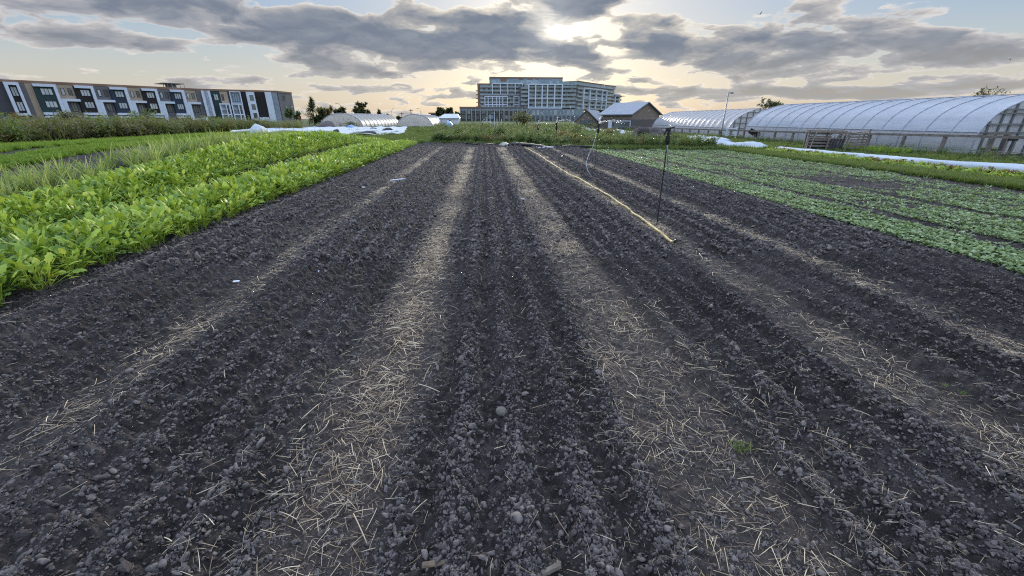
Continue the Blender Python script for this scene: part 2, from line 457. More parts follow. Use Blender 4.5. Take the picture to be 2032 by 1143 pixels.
def ico(sub=1):
    import bmesh
    bm = bmesh.new(); bmesh.ops.create_icosphere(bm, subdivisions=sub, radius=1.0)
    V = np.array([v.co for v in bm.verts]); F = np.array([[v.index for v in f.verts] for f in bm.faces]); bm.free()
    return V, F
ICO2, ICO3 = ico(2), ico(3)
def lump(k, base, rough, flat=0.75, mat=None, grain=0.06):
    V, F = base
    V = V.copy()
    n = 0
    for q in range(3):
        d = rng.normal(size=(10, 3)); d /= np.linalg.norm(d, axis=1)[:, None]
        a = rng.uniform(-1, 1, 10) * rough / (1 + q * .6)
        n = n + (np.exp(-(1 - V @ d.T) * (4 + 9 * q)) * a).sum(1)
    V = V * (1 + n)[:, None] + rng.normal(size=V.shape) * rough * grain
    if grain > .1:                                  # broken faces
        for q in range(13):
            d = rng.normal(size=3); d /= np.linalg.norm(d); h_ = rng.uniform(.38, .78)
            V = V - d * np.maximum(0, V @ d - h_)[:, None] * .97
        V = V * 1.32
    V[:, 2] *= flat
    V[:, 0] *= rng.uniform(0.8, 1.25)
    return mesh('lump', V, F, mat, not (grain > .1))

def crumb(mat, n, sub_=None):
    """a crumbly aggregate: small lumps stuck together"""
    VV, FF, k = [], [], 0
    for i in range(n):
        me = lump(i, ICO2, .4, 1.0, None, .11)
        V = np.empty(len(me.vertices) * 3); me.vertices.foreach_get('co', V); V = V.reshape(-1, 3); bpy.data.meshes.remove(me)
        d = rng.normal(size=3); d /= np.linalg.norm(d)
        r_ = .66 if i == 0 else rng.uniform(.16, .50)
        V = V * r_ * rng.uniform(.7, 1.3, 3) + (0 if i == 0 else d * rng.uniform(.25, .62) * [1.1, 1, .75])
        VV.append(V); FF.append(ICO2[1] + k); k += len(V)
    return mesh('crumb', np.concatenate(VV), np.concatenate(FF), mat, False)
def tone(me, vals):
    at = me.attributes.new('tone', 'FLOAT', 'FACE'); at.data.foreach_set('value', np.asarray(vals, np.float32))
class Leaves:
    """many leaves or blades gathered in one mesh, each with its own tone"""
    def __init__(s): s.V, s.F, s.T, s.n = [], [], [], 0
    def strip(s, pts, widths, side, t, fold=0.0):
        pts = np.asarray(pts, float); k = len(pts)
        w_ = np.asarray(widths)[:, None] * side
        up = np.cross(side, pts[-1] - pts[0]); up = up / (np.linalg.norm(up) + 1e-9)
        lift = up * np.asarray(widths)[:, None] * fold
        if fold:
            V = np.concatenate([pts - w_ + lift, pts, pts + w_ + lift]); F = []
            for i in range(k - 1):
                F += [(i, i + 1, k + i + 1, k + i), (k + i, k + i + 1, 2 * k + i + 1, 2 * k + i)]
        else:
            V = np.concatenate([pts - w_, pts + w_]); F = [(i, i + 1, k + i + 1, k + i) for i in range(k - 1)]
        s.V.append(V); s.F += [tuple(q + s.n for q in f) for f in F]; s.T += [t] * len(F); s.n += len(V)
    def leaf(s, base, yaw, stem, length, width, rise, droop, t, fold=0.25, seg=5, lobes=False):
        d = np.array([cos(yaw), sin(yaw), 0]); side = np.array([-sin(yaw), cos(yaw), 0])
        roll = random.uniform(-.5, .5); side = side * cos(roll) + np.array([0, 0, sin(roll)])
        base = np.asarray(base, float); p = [base]; a = rise
        tot = stem + length
        q = base.copy(); pts, wd = [], []
        for i in range(2):
            q = q + (d * cos(a) + np.array([0, 0, sin(a)])) * stem / 2
        if stem > 0: s.strip([base, (base + q) / 2 + np.array([0, 0, .005]), q], [width * .05] * 3, side, min(1, t + .2))
        for i in range(seg + 1):
            f = i / seg
            pts.append(q.copy())
            ww = math.sin(pi * min(1, 0.08 + 0.92 * f) ** 0.8) ** 0.7 * (1 - 0.15 * f) if f < 1 else 0.12
            if lobes and i % 2 == 1: ww *= random.uniform(.6, .8)
            wd.append(max(0.06, ww) * width / 2)
            a -= droop / seg
            q = q + (d * cos(a) + np.array([0, 0, sin(a)])) * length / seg
        s.strip(pts, wd, side, t, fold)
    def mesh(s, name, mat, smooth=True):
        V = np.concatenate(s.V); F = s.F
        me = mesh(name, V, np.array(F), mat, smooth)
        if len(me.polygons) == len(s.T): tone(me, s.T)
        return me

# ================================================================== THE LAND
def land():
    xs = np.concatenate([[-1800, -900, -450, -250, -150], np.linspace(-100, 100, 161), [150, 250, 450, 900, 1800]])
    ys = np.concatenate([[-200, -60, -20], np.linspace(-8, 120, 129), [140, 170, 220, 300, 450, 700, 1100, 1800, 3000]])
    X, Y = np.meshgrid(xs, ys)
    Z = zg(X, Y) - 0.07 + 0.05 * (fbm(X * .5, Y * .5, 3, 5) - .5) * (np.abs(X) > 8)
    n, m = len(ys), len(xs)
    I = np.arange(n * m).reshape(n, m)
    F = np.stack([I[:-1, :-1], I[:-1, 1:], I[1:, 1:], I[1:, :-1]], -1).reshape(-1, 4)
    o = link('ground', mesh('ground', np.stack([X, Y, Z], -1).reshape(-1, 3), F, M_LAND, True))
    return tag(o, 'rough weedy land round the tilled field', 'ground', kind='structure')
land()

PATHS = [(-2.15, .17, .75), (-0.58, .26, 1.0), (0.94, .29, 1.0), (2.36, .25, .85), (3.44, .2, .7)]   # centre, half width, strength
def path_mask(x, y):
    m = np.zeros_like(x)
    for i, (c, hw, st) in enumerate(PATHS):
        cc = c + 0.12 * (vnoise(y * 0.8, y * 0 + i * 7.3, 21) - .5)
        h = hw * (0.75 + 0.6 * vnoise(y * 0.9, y * 0 + i * 3.1, 22))
        m = np.maximum(m, st * (1 - sstep(h * .55, h * 1.35, np.abs(x - cc))))
    return m * sstep(26, 21, y)
BEDS = np.array([-3.75, -2.15, -0.58, 0.94, 2.36, 3.44, 5.05])
def furrow(x, y):
    """1 on the little ridges the seeder leaves, 0 in its furrows"""
    i = np.clip(np.searchsorted(BEDS, x) - 1, 0, 5)
    wob = 0.03 * (vnoise(y * 1.1, x * 2, 31) - .5)
    return (0.5 + 0.5 * np.cos((x + wob) * 2 * pi / 0.24 + i * 1.7)) ** 1.3
def soil_profile(x, y):
    """raised beds with drill furrows between trodden paths"""
    pm = path_mask(x, y)
    e = np.array([-3.75, -2.15, -0.58, 0.94, 2.36, 3.44, 5.05])
    i = np.clip(np.searchsorted(e, x) - 1, 0, 5)
    f = np.clip((x - e[i]) / (e[i + 1] - e[i]), 0, 1)
    bed = ((x > e[0]) & (x < e[-1])) * (sstep(0.06, .24, f) * sstep(.94, .76, f))
    fur = furrow(x, y)
    return 0.045 * bed + 0.075 * bed * (fur - .5) - 0.008 * pm

def cells(x, y, size, k, lo=.25, hi=.62):
    """domes of crumbs packed on a jittered grid"""
    u, v = x / size, y / size
    i, j = np.floor(u), np.floor(v)
    out = np.zeros_like(x)
    for di in (-1, 0, 1):
        for dj in (-1, 0, 1):
            a, b = i + di, j + dj
            cx, cy = a + hash2(a, b, k), b + hash2(a, b, k + 1)
            rr = lo + (hi - lo) * hash2(a, b, k + 2) ** 1.5
            d2 = (u - cx) ** 2 + ((v - cy) * 1.1) ** 2
            out = np.maximum(out, np.sqrt(np.maximum(0, rr * rr - d2)))
    return out * size
def soil_height(x, y, fine=True):
    h = soil_profile(x, y) + zg(x, y)
    h = h + 0.05 * (fbm(x * 2.2, y * 2.2, 4, 41) - .47)
    if fine:
        k = 1 - .65 * path_mask(x, y)
        far = np.clip(1 - y / 26, .3, 1)
        h = h + k * (1.25 * cells(x, y, .046, 51) + .9 * cells(x, y, .021, 61) * (y < 7)) + k * 0.034 * (fbm(x * 17, y * 17, 5, 71) - .5)
    return h

def soil():
    yy = [-0.6]
    while yy[-1] < 27: yy.append(yy[-1] + max(0.0075 if yy[-1] > .4 else .03, 0.0052 * yy[-1]))
    yy = np.array(yy)
    uu = np.linspace(-1, 1, 1240); uu = .32 * uu + .68 * uu ** 3
    U, Y = np.meshgrid(uu, yy)
    half = np.where(U < 0, np.clip(1.6 * Y + 2, 8, 16.4), np.clip(1.6 * Y + 2, 8, 11.6))
    X = U * half
    Z = soil_height(X, Y)
    n, m = Y.shape
    I = np.arange(n * m).reshape(n, m)
    F = np.stack([I[:-1, :-1], I[:-1, 1:], I[1:, 1:], I[1:, :-1]], -1).reshape(-1, 4)
    me = mesh('tilled_soil', np.stack([X, Y, Z], -1).reshape(-1, 3), F, M_SOIL, True)
    at = me.attributes.new('path', 'FLOAT', 'POINT'); at.data.foreach_set('value', path_mask(X, Y).astype(np.float32).ravel())
    tag(link('tilled_soil', me), 'dark tilled soil in raised beds', 'soil', kind='structure')
soil()

def spread(n, y0, y1, pw, xfun):
    """random spots, denser near the eye"""
    y = y0 + (y1 - y0) * uni(0, 1, n) ** pw
    return xfun(y), y
def clods():
    pr = [lump(i, ICO2, .42, rng.uniform(.7, 1.0), M_CLOD, .12) for i in range(7)] + [crumb(M_CLOD, 4 + 2 * i) for i in range(5)]
    Ps, S, Ix = [], [], []
    for n, y0, y1, pw, s0, s1, pp in ((230000, .45, 5.0, 1.9, .0022, .0058, 1.3), (215000, .5, 10, 1.7, .0050, .0138, 1.7), (110000, 4, 26, 1.25, .012, .027, 1.4), (1900, .6, 9, 1.6, .013, .028, 2.2)):
        y = y0 + (y1 - y0) * uni(0, 1, n) ** pw
        x = uni(-1, 1, n) * np.minimum(1.22 * y + 1.7, 6.5)
        ok = (x > -3.95 - .1 * (y < 3)) & (x < 5.15) | (y < 3)
        pm = path_mask(x, y)
        ok &= uni(0, 1, n) < .20 + .98 * furrow(x, y) ** 1.4
        ok &= uni(0, 1, n) > np.clip(pm * .74 + .9 * (fbm(x * 5, y * 5, 3, 77) - .47), 0, .9) * (pm > .05)
        x, y = x[ok], y[ok]
        s = s0 + (s1 - s0) * uni(0, 1, len(x)) ** pp
        z = soil_height(x, y) + s * uni(-.05, .6, len(s))
        Ps.append(np.stack([x, y, z], 1)); S.append(s)
        Ix.append(rng.integers(0, 7, len(x)) if y0 in (.45, 4) else np.where(uni(0, 1, len(x)) < .5, rng.integers(0, 7, len(x)), rng.integers(7, 12, len(x))))
    P, S, Ix = np.concatenate(Ps), np.concatenate(S), np.concatenate(Ix)
    scatter('soil_crumbs', 'loose crumbs and clods of dark soil on the beds', 'soil crumbs', pr, P, rng.uniform(-pi, pi, (len(P), 3)) * [.5, .5, 1], sc3(S) * np.stack([uni(.7, 1.4, len(P)), uni(.65, 1.2, len(P)), uni(.5, 1.0, len(P))], 1), Ix)
clods()

def straw():
    pr = []
    for i in range(9):
        L = rng.uniform(.8, 1.2); k = 6
        t = np.linspace(-.5, .5, k) * L
        b = rng.uniform(-.025, .025) if i < 7 else rng.uniform(-.12, .12)
        pts = np.stack([t, b * np.cos(t * 3), rng.uniform(-.01, .03) * np.cos(t * 3.5) + .012], 1)
        w_ = rng.uniform(.006, .016) if i < 7 else .0065
        pr.append(np.array([0])); mb = MB().tube(pts, [w_] * k, 4)
        pr[-1] = mesh('stalk', np.concatenate(mb.v), mb.f, M_STRAW, True)
    X, Y = [], []
    for (c, hw, st), n in zip(PATHS, (8500, 19000, 22500, 16500, 11000)):
        y = .55 + 22 * uni(0, 1, n * 2) ** 1.12
        x = c + rng.normal(size=n * 2) * hw * (.36 + .32 * sstep(5, 1, y))
        p = (1 - .45 * sstep(3.2, 1.4, y) * (c < 0)) * sstep(.36, .60, fbm(x * 1.6, y * 1.1, 3, 91 + int(c * 10))) * .9 + .1
        ok = uni(0, 1, n * 2) < p
        X.append(x[ok]); Y.append(y[ok])
    n = 5200
    y = .5 + 17 * uni(0, 1, n) ** 1.6; x = uni(-1, 1, n) * np.minimum(1.2 * y + 1, 4.6)
    X.append(x); Y.append(y)
    n = 1500                                                   # scraps along the edge of the left crop
    y = .9 + 9 * uni(0, 1, n) ** 1.5; x = -3.55 + rng.normal(size=n) * .13
    X.append(x); Y.append(y)
    n = 3000                                                   # thick litter at the near ends of two paths
    y = .75 + 1.5 * uni(0, 1, n); x = np.where(uni(0, 1, n) < .36, -.66 + rng.normal(size=n) * .24, 1.05 + rng.normal(size=n) * .36)
    X.append(x); Y.append(y)
    n = 12000                                                  # chaff, short and broken
    y = .6 + 13 * uni(0, 1, n) ** 1.5; c_ = rng.choice(np.array([-2.15, -.6, -.6, 1.0, 1.0, 1.0, 2.38, 3.45]), n)
    x = c_ + rng.normal(size=n) * (.125 + .13 * (c_ > .5) * (c_ < 1.5) * (y < 3))
    X.append(x); Y.append(y); nch = n
    x, y = np.concatenate(X), np.concatenate(Y)
    n = len(x)
    s = .014 + .085 * uni(0, 1, n) ** 2.0 * np.where(uni(0, 1, n) < .06, 1.6, 1)
    s[-nch:] = uni(.007, .026, nch)
    z = soil_height(x, y) + .002 + uni(0, .012, n)
    rot = np.stack([uni(-.2, .2, n), uni(-.22, .22, n), uni(0, 2 * pi, n)], 1)
    wd = uni(.75, 1.25, n) * (1 + y / 6); wd[-nch:] *= uni(1.2, 3.2, nch)                       # far stalks lie in mats, stand for two or three together
    scatter('straw_litter', 'dry straw scattered along the trodden paths between the beds', 'straw', pr,
            np.stack([x, y, z], 1), rot, np.stack([s, s * wd, s * wd], 1), rng.integers(0, 9, n))
straw()

# ================================================================== CROPS
def crop_plants():
    out = []
    for i in range(7):
        g = Leaves(); n = random.randint(25, 31)
        for k in range(n):
            inner = k / n
            yaw = k * 2.4 + random.uniform(-.4, .4)
            ln = random.uniform(.055, .105)
            g.leaf((random.uniform(-.03, .03), random.uniform(-.03, .03), 0), yaw, random.uniform(.13, .27), ln, ln * random.uniform(.58, .85),
                   random.uniform(.5, .95) + .65 * inner, random.uniform(.3, 1.4), random.uniform(0, .45) + .6 * inner ** 1.3 if random.random() > .05 else 1.0, .28, 6, True)  # outer leaves darker, inner brighter: shade between leaves put into the tone
        out.append(g.mesh('leafy_plant', M_CROP))
    return out
CROP = crop_plants()
def leafy_row(x0, x1, y0, y1, step, label, hscale):
    xs, ys = [], []
    y = y0
    while y < y1:
        for x in np.arange(x0 + .1, x1, step):
            xs.append(x + random.uniform(-.06, .06)); ys.append(y + random.uniform(-.07, .07))
        y += step * .82
    x, y = np.array(xs), np.array(ys); n = len(x)
    f = (x - x0) / (x1 - x0)
    s = uni(.85, 1.15, n) * (1.04 - .36 * (np.abs(f - .5) * 2) ** 2) * (hscale + .008 * y) * (1 - .38 * sstep(17, 26, y))
    rot = np.stack([uni(-.2, .2, n), (f - .5) * .5 + uni(-.15, .15, n), uni(0, 6.28, n)], 1)
    scatter('leafy_crop_row', label, 'crop row', CROP, np.stack([x, y, zg(x, y) + .01], 1), rot, sc3(s), rng.integers(0, 7, n))
leafy_row(-5.05, -3.72, 1.2, 25.6, .215, 'bright green broad-leaved crop row along the edge of the bare soil', 1.16)
leafy_row(-7.3, -5.62, 2.5, 26.5, .225, 'broad-leaved crop row between the edge row and the onions', 1.18)

def onions():
    pr = []
    for i in range(5):
        g = Leaves()
        for k in range(9):
            yaw = random.uniform(0, 6.28); a = random.uniform(1.05, 1.5); L = random.uniform(.3, .55); q = np.array([random.uniform(-.05, .05), random.uniform(-.05, .05), 0.])
            d = np.array([cos(yaw), sin(yaw), 0]); pts = []
            dr = random.uniform(.1, .9)
            for j in range(5):
                pts.append(q.copy()); q = q + (d * cos(a) + np.array([0, 0, sin(a)])) * L / 4; a -= dr / 4
            g.strip(pts, [.009, .011, .009, .006, .002], np.array([-sin(yaw), cos(yaw), 0]), random.uniform(0, 1), .4)
        pr.append(g.mesh('onion_tuft', M_ONION))
    n = 620
    y = 4.5 + 21 * uni(0, 1, n) ** 1.1; x = -8.35 + rng.choice([-.28, 0.05, .35], n) + rng.normal(size=n) * .07
    ok = fbm(x * 0 + 3, y * .8, 3, 5) > .3; x, y = x[ok], y[ok]; n = len(x)
    scatter('onion_row', 'row of thin yellowing onion blades behind the leafy crops', 'onion row', pr, np.stack([x, y, zg(x, y)], 1), eul(n, .15), sc3(uni(.8, 1.25, n)), rng.integers(0, 5, n))
onions()

def tufts(mat, k, h, w_, nb, spreadr):
    pr = []
    for i in range(k):
        g = Leaves()
        for j in range(nb):
            yaw = random.uniform(0, 6.28); a = random.uniform(.8, 1.5); L = h * random.uniform(.6, 1.1); rr = spreadr * math.sqrt(random.random()); ph = random.uniform(0, 6.28)
            q = np.array([rr * cos(ph), rr * sin(ph), 0.]); d = np.array([cos(yaw), sin(yaw), 0]); pts = []; dr = random.uniform(.3, 1.2)
            for _ in range(4):
                pts.append(q.copy()); q = q + (d * cos(a) + np.array([0, 0, sin(a)])) * L / 3; a -= dr / 3
            g.strip(pts, [w_, w_ * 1.2, w_ * .8, w_ * .15], np.array([-sin(yaw), cos(yaw), 0]), random.random())
        pr.append(g.mesh('tuft', mat))
    return pr
FERN = tufts(M_GRASS, 6, .24, .012, 46, .13)
def carrots(x0, x1, y0, y1, label, n):
    y = y0 + (y1 - y0) * uni(0, 1, n) ** 1.2; x = uni(x0, x1, n) + .12 * np.sin(y * .7)
    scatter('feathery_crop_row', label, 'crop row', FERN, np.stack([x, y, zg(x, y) - .01], 1), eul(n, .12), sc3(uni(.5, .85, n)), rng.integers(0, 6, n))
carrots(-12.7, -11.2, 8, 34, 'low feathery green crop row just behind the onions', 2600)
carrots(-15.9, -13.9, 9, 40, 'low feathery green crop row in front of the dead weeds', 3200)

def seedlings():
    pr = []
    for i in range(6):
        g = Leaves()
        for k in range(6):
            yaw = k * 2.4 + random.uniform(-.5, .5); ln = random.uniform(.032, .058)
            g.leaf((random.uniform(-.02, .02), random.uniform(-.02, .02), 0), yaw, random.uniform(.03, .06), ln, ln * random.uniform(.6, .8), random.uniform(.5, 1.1), random.uniform(.7, 1.4), random.uniform(.2, 1), .18, 4)
        pr.append(g.mesh('seedling', M_SEED))
    return pr
SEED = seedlings()
def seed_bed(x0, x1, y0, y1, dens_, label, n, pat=.35, protos=None, s=(.45, .95), rows=.225):
    protos = protos or SEED
    y = y0 + (y1 - y0) * uni(0, 1, n) ** 1.3; x = uni(x0, x1, n)
    if rows: x = x0 + (np.floor((x - x0) / rows) + .5) * rows + rng.normal(size=n) * .034
    ok = fbm(x * .9, y * .45, 4, int(abs(x0) * 10)) + rng.normal(size=n) * .10 > pat
    x, y = x[ok], y[ok]; n = len(x)
    z = soil_height(x, y, False) * (x < 9) + .01
    scatter('seedling_bed', label, 'seedling bed', protos, np.stack([x, y, z], 1), eul(n, .2), sc3(uni(*s, n)), rng.integers(0, len(protos), n))
seed_bed(5.12, 6.05, 2.2, 21, 1, 'dense pale green seedling bed beside the bare soil', 6200, .32)
seed_bed(6.35, 7.7, 3.2, 20.5, 1, 'patchy pale green seedling bed, second from the bare soil', 5200, .39)
seed_bed(7.95, 9.4, 4.0, 20.5, 1, 'patchy seedling bed, third from the bare soil', 5200, .39)
seed_bed(9.6, 11.4, 5.0, 20.0, 1, 'sparse greying seedling bed beside the mixed lettuces', 4800, .43)

# ================================================================== WEEDS AND SHRUBS
def clumps(mat, k, h, nl, lw, up=.6, name='clump'):
    """bushy sprays of small leaves on thin stems, about h tall"""
    pr = []
    for i in range(k):
        g = Leaves()
        for j in range(7):
            yaw = random.uniform(0, 6.28); t = random.uniform(.0, .55); H_ = h * random.uniform(.6, 1.05)
            d = np.array([cos(yaw) * sin(t), sin(yaw) * sin(t), cos(t)])
            p0 = np.array([random.uniform(-.1, .1) * h, random.uniform(-.1, .1) * h, 0])
            g.strip([p0, p0 + d * H_ * .5, p0 + d * H_], [lw * .1, lw * .08, lw * .04], np.array([-sin(yaw), cos(yaw), 0]), .1)
            for q in range(nl // 7):
                f = random.uniform(.12, 1); b = p0 + d * H_ * f + np.random.default_rng(random.randint(0, 10 ** 8)).normal(size=3) * h * .09
                g.leaf(b, random.uniform(0, 6.28), 0, lw * random.uniform(.8, 2.0), lw * random.uniform(.5, 1.0), random.uniform(-.6, 1.2), random.uniform(.2, 1.2), min(1, max(0, f * .6 + random.uniform(-.2, .45))), .2, 2)
        pr.append(g.mesh(name, mat))
    return pr
W_DEAD, W_GREEN, W_RUST = clumps(M_WEED, 5, 1.0, 98, .085), clumps(M_WGREEN, 5, 1.0, 105, .10), clumps(M_RUST, 3, 1.0, 84, .07)
LOWG = clumps(M_CROP, 4, 1.0, 91, .2, name='low_leaves')
LETT = clumps(M_RUST, 3, 1.0, 84, .22, name='red_leaves')
GRASS = tufts(M_WGREEN, 5, .3, .012, 40, .16)
STALK = tufts(M_WEED, 4, .8, .012, 22, .14)
def weed_patch(name, label, cat, protos, n, xf, s, tilt=.18, zoff=-.03):
    x, y = xf(n); n = len(x)
    scatter(name, label, cat, protos, np.stack([x, y, zg(x, y) + zoff - .05 * (np.abs(x) > 14)], 1), eul(n, tilt), sc3(uni(*s, n)), rng.integers(0, len(protos), n))
def box_xy(x0, x1, y0, y1, pw=1.0): return lambda n: (uni(x0, x1, n), y0 + (y1 - y0) * uni(0, 1, n) ** pw)

def hedge_xy(n):
    y = 10 + 25 * uni(0, 1, n) ** 1.2; x = -16.6 - np.abs(rng.normal(size=n)) * 2.2
    return x, y
weed_patch('weed_bank', 'tall bank of dead brown weeds and old crop plants behind the feathery rows', 'weeds', W_DEAD + W_GREEN[:1] + W_RUST[:1], 1500, hedge_xy, (.35, 1.2))
def under_xy(n):
    y = 10 + 26 * uni(0, 1, n) ** 1.2; x = -16.7 - uni(0, 3.0, n); return x, y
weed_patch('weed_undergrowth', 'dark green undergrowth along the foot of the dead weed bank', 'weeds', W_GREEN, 1500, under_xy, (.3, .75))
weed_patch('far_weeds', 'brown and green weeds on the open land before the townhouses', 'weeds', W_DEAD + W_GREEN[:1] + W_RUST[:1], 3200, lambda n: (lambda y: (-y * uni(.40, 1.25, n) + 0, y))(34 + 60 * uni(0, 1, n) ** 1.4), (.55, 1.15))
weed_patch('tall_weed_stalks', 'dry grass stalks standing above the weed bank', 'weeds', STALK, 260, hedge_xy, (.8, 1.5))
weed_patch('headland_weeds', 'low green weeds across the far end of the beds', 'weeds', W_GREEN + [W_DEAD[0], W_RUST[0]], 2300, lambda n: (lambda x: (x, 27.5 - .62 * np.clip(x + 2, 0, 11) + 18 * uni(0, 1, n) ** 1.6))(uni(-3.0, 11.5, n)), (.2, .8))
weed_patch('middle_weeds', 'green and rusty weeds between the beds and the tall apartment building', 'weeds', W_GREEN + [W_DEAD[1]], 2200, lambda n: (lambda y: (y * uni(-.11, .24, n), y))(42 + 65 * uni(0, 1, n) ** 1.2), (.2, .7))
weed_patch('headland_grass', 'short grass on the headland beyond the beds', 'grass', GRASS, 3500, lambda n: (lambda x: (x, 26.6 - .62 * np.clip(x + 2, 0, 11) + 12 * uni(0, 1, n) ** 1.5))(uni(-10, 14, n)), (.5, 1.1))
weed_patch('fence_grass', 'rough grass and weeds along the foot of the wooden fence', 'grass', GRASS, 4600, box_xy(16.0, 20.3, 9, 62, 1.3), (.3, .7))
weed_patch('fence_weeds', 'taller dark weeds by the fence posts', 'weeds', W_GREEN + W_DEAD[:2], 420, box_xy(18.6, 20.2, 13, 60, 1.2), (.18, .4))
weed_patch('yellow_stalks', 'yellow seed stalks standing in the grass by the fence', 'weeds', tufts(M_GRASS, 3, .9, .03, 14, .10), 70, box_xy(17.6, 18.6, 17.5, 23), (.3, .5))
weed_patch('margin_grass', 'green grassy strip beyond the seedling beds', 'grass', GRASS, 5200, lambda n: (11.3 + 1.2 * uni(0, 1, n), 5.5 + 15 * uni(0, 1, n) ** 1.1), (.35, .7))
weed_patch('mixed_lettuce', 'yellow green lettuces in the row beside the white cover strip', 'lettuces', LOWG, 560, lambda n: (12.7 + 1.2 * uni(0, 1, n), 7 + 14 * uni(0, 1, n)), (.13, .22))
weed_patch('red_lettuce', 'reddish lettuces among the green ones', 'lettuces', LETT, 150, lambda n: (13.3 + .7 * uni(0, 1, n), 7 + 14 * uni(0, 1, n)), (.13, .22))
weed_patch('cover_grass', 'grass on both sides of the white cover strip', 'grass', GRASS, 2400, lambda n: (np.where(uni(0, 1, n) < .45, uni(13.9, 14.7, n), uni(15.8, 17.5, n)), 8 + 26 * uni(0, 1, n) ** 1.2), (.2, .42))
weed_patch('end_grass', 'greener grass across the far end of the seedling beds', 'grass', GRASS, 2600, lambda n: (uni(5.5, 12.3, n), 20.5 + 6 * uni(0, 1, n) ** 1.3), (.4, .9))
WEEDSPOT = [(1182, 520), (1195, 528), (1455, 892), (1478, 898), (1465, 905), (1905, 790), (1870, 775), (1235, 630), (1085, 398)]
weed_patch('bed_weeds', 'small tufts of grass growing in the straw of the paths', 'weeds', tufts(M_WGREEN, 4, .07, .003, 26, .05), 9, lambda n: (np.array([gnd(a, b)[0] for a, b in WEEDSPOT]), np.array([gnd(a, b)[1] for a, b in WEEDSPOT])), (.3, .55), .1, .03)

weed_patch('tall_weeds', 'scattered taller weeds standing out of the green weeds', 'weeds', W_GREEN[:2] + W_DEAD[:3] + W_RUST[:1], 170, lambda n: (lambda y: (y * uni(-.10, .23, n), y))(29 + 22 * uni(0, 1, n)), (.5, 1.25))
weed_patch('tunnel_grass', 'rough green grass between the white sheets and the white tunnels', 'grass', GRASS, 3000, lambda n: (lambda y: (y * uni(-.30, -.06, n), y))(27 + 50 * uni(0, 1, n) ** 1.2), (.5, 1.1))
def shrub(px, py, Y, w_, h, mat, label, nl=900, leafy=.1):
    """one bush: stems and many small leaves in uneven clumps"""
    p = atY(px, py, Y); x, y = p[0], p[1]
    t = thing('shrub', (x, y, zf(x, y) - .05), label, 'shrub')
    g = Leaves(); r_ = np.random.default_rng(int(px * 13 + py))
    cs = [(r_.uniform(-.36, .36) * w_, r_.uniform(-.3, .3) * w_, r_.uniform(.3, .8) * h, r_.uniform(.16, .3)) for _ in range(9)]
    for k in range(nl):
        c = cs[r_.integers(0, 9)]; v = r_.normal(size=3); v /= np.linalg.norm(v); q = r_.uniform(.3, 1) ** .5
        b = np.array([c[0], c[1], c[2]]) + v * c[3] * np.array([w_, w_, h]) * q
        if b[2] < .03: b[2] = r_.uniform(.03, .3) * h
        L = leafy * r_.uniform(.7, 1.6)
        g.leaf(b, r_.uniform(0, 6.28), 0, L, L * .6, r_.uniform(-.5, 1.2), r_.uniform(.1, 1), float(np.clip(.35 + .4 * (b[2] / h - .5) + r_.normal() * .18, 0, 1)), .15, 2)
    link('foliage', g.mesh('foliage', mat), t)
    m = MB()
    for c in cs: m.tube([(c[0] * .2, c[1] * .2, 0), (c[0] * .7, c[1] * .7, c[2] * .6), (c[0], c[1], c[2] * 1.1)], [.03 * h, .02 * h, .008 * h], 5)
    m.build('stems', M_BARK, t)
    return t
shrub(878, 280, 27.5, 1.5, .75, M_SHRUB, 'dark rounded bush just beyond the far tip of the left crop row')
shrub(905, 268, 33, 1.6, 1.0, M_WGREEN, 'grey green bush beside the earth track behind the beds')
shrub(955, 275, 30, 1.9, 1.15, M_WGREEN, 'tall pale green bush on the right of the earth track')
shrub(990, 275, 29, 1.6, .95, M_WGREEN, 'loose green bush behind the rolled black fabric')
shrub(1050, 280, 26.5, 1.5, .8, M_SHRUB, 'dark green bush behind the middle of the black fabric', 900)
shrub(1085, 272, 28, 1.9, .95, M_WGREEN, 'leafy green bush behind the pale pipe end of the black fabric')
shrub(1135, 280, 25.5, 1.7, .75, M_RUST, 'rusty orange weed bush left of the second sprinkler')
shrub(1175, 278, 27, 1.5, .8, M_WGREEN, 'blue green bush behind the second sprinkler')
shrub(1215, 272, 30, 1.7, .9, M_RUST, 'brown bush in front of the big barn', 700)
shrub(1290, 285, 24, 1.2, .62, M_WGREEN, 'pale green bush in front of the dark compost heap')
shrub(1030, 252, 62, 3.6, 2.6, M_WEED, 'large bare brown bush before the podium of the apartment building', 1100, .2)
shrub(1155, 262, 42, 2.4, 1.2, M_WGREEN, 'green bush in front of the small barn')
shrub(700, 255, 74, 3.0, 1.0, M_WEED, 'dry brown bush at the foot of the near white tunnel')
shrub(722, 246, 80, 2.2, 1.3, M_WGREEN, 'dark spiky bush beside the ribs of the near white tunnel', 700, .14)
shrub(420, 250, 45, 3.4, 1.3, M_WGREEN, 'blue green bush right of the slanted sign board')
shrub(130, 222, 62, 3.5, 2.6, M_WEED, 'brown sapling rising over the weed bank by the townhouses', 900, .2)
shrub(275, 222, 66, 3.5, 2.9, M_WGREEN, 'green sapling rising over the weed bank by the townhouses', 900, .2)
shrub(32, 222, 60, 2.6, 2.4, M_RUST, 'red leaved sapling in front of the leftmost white bay', 700, .2)

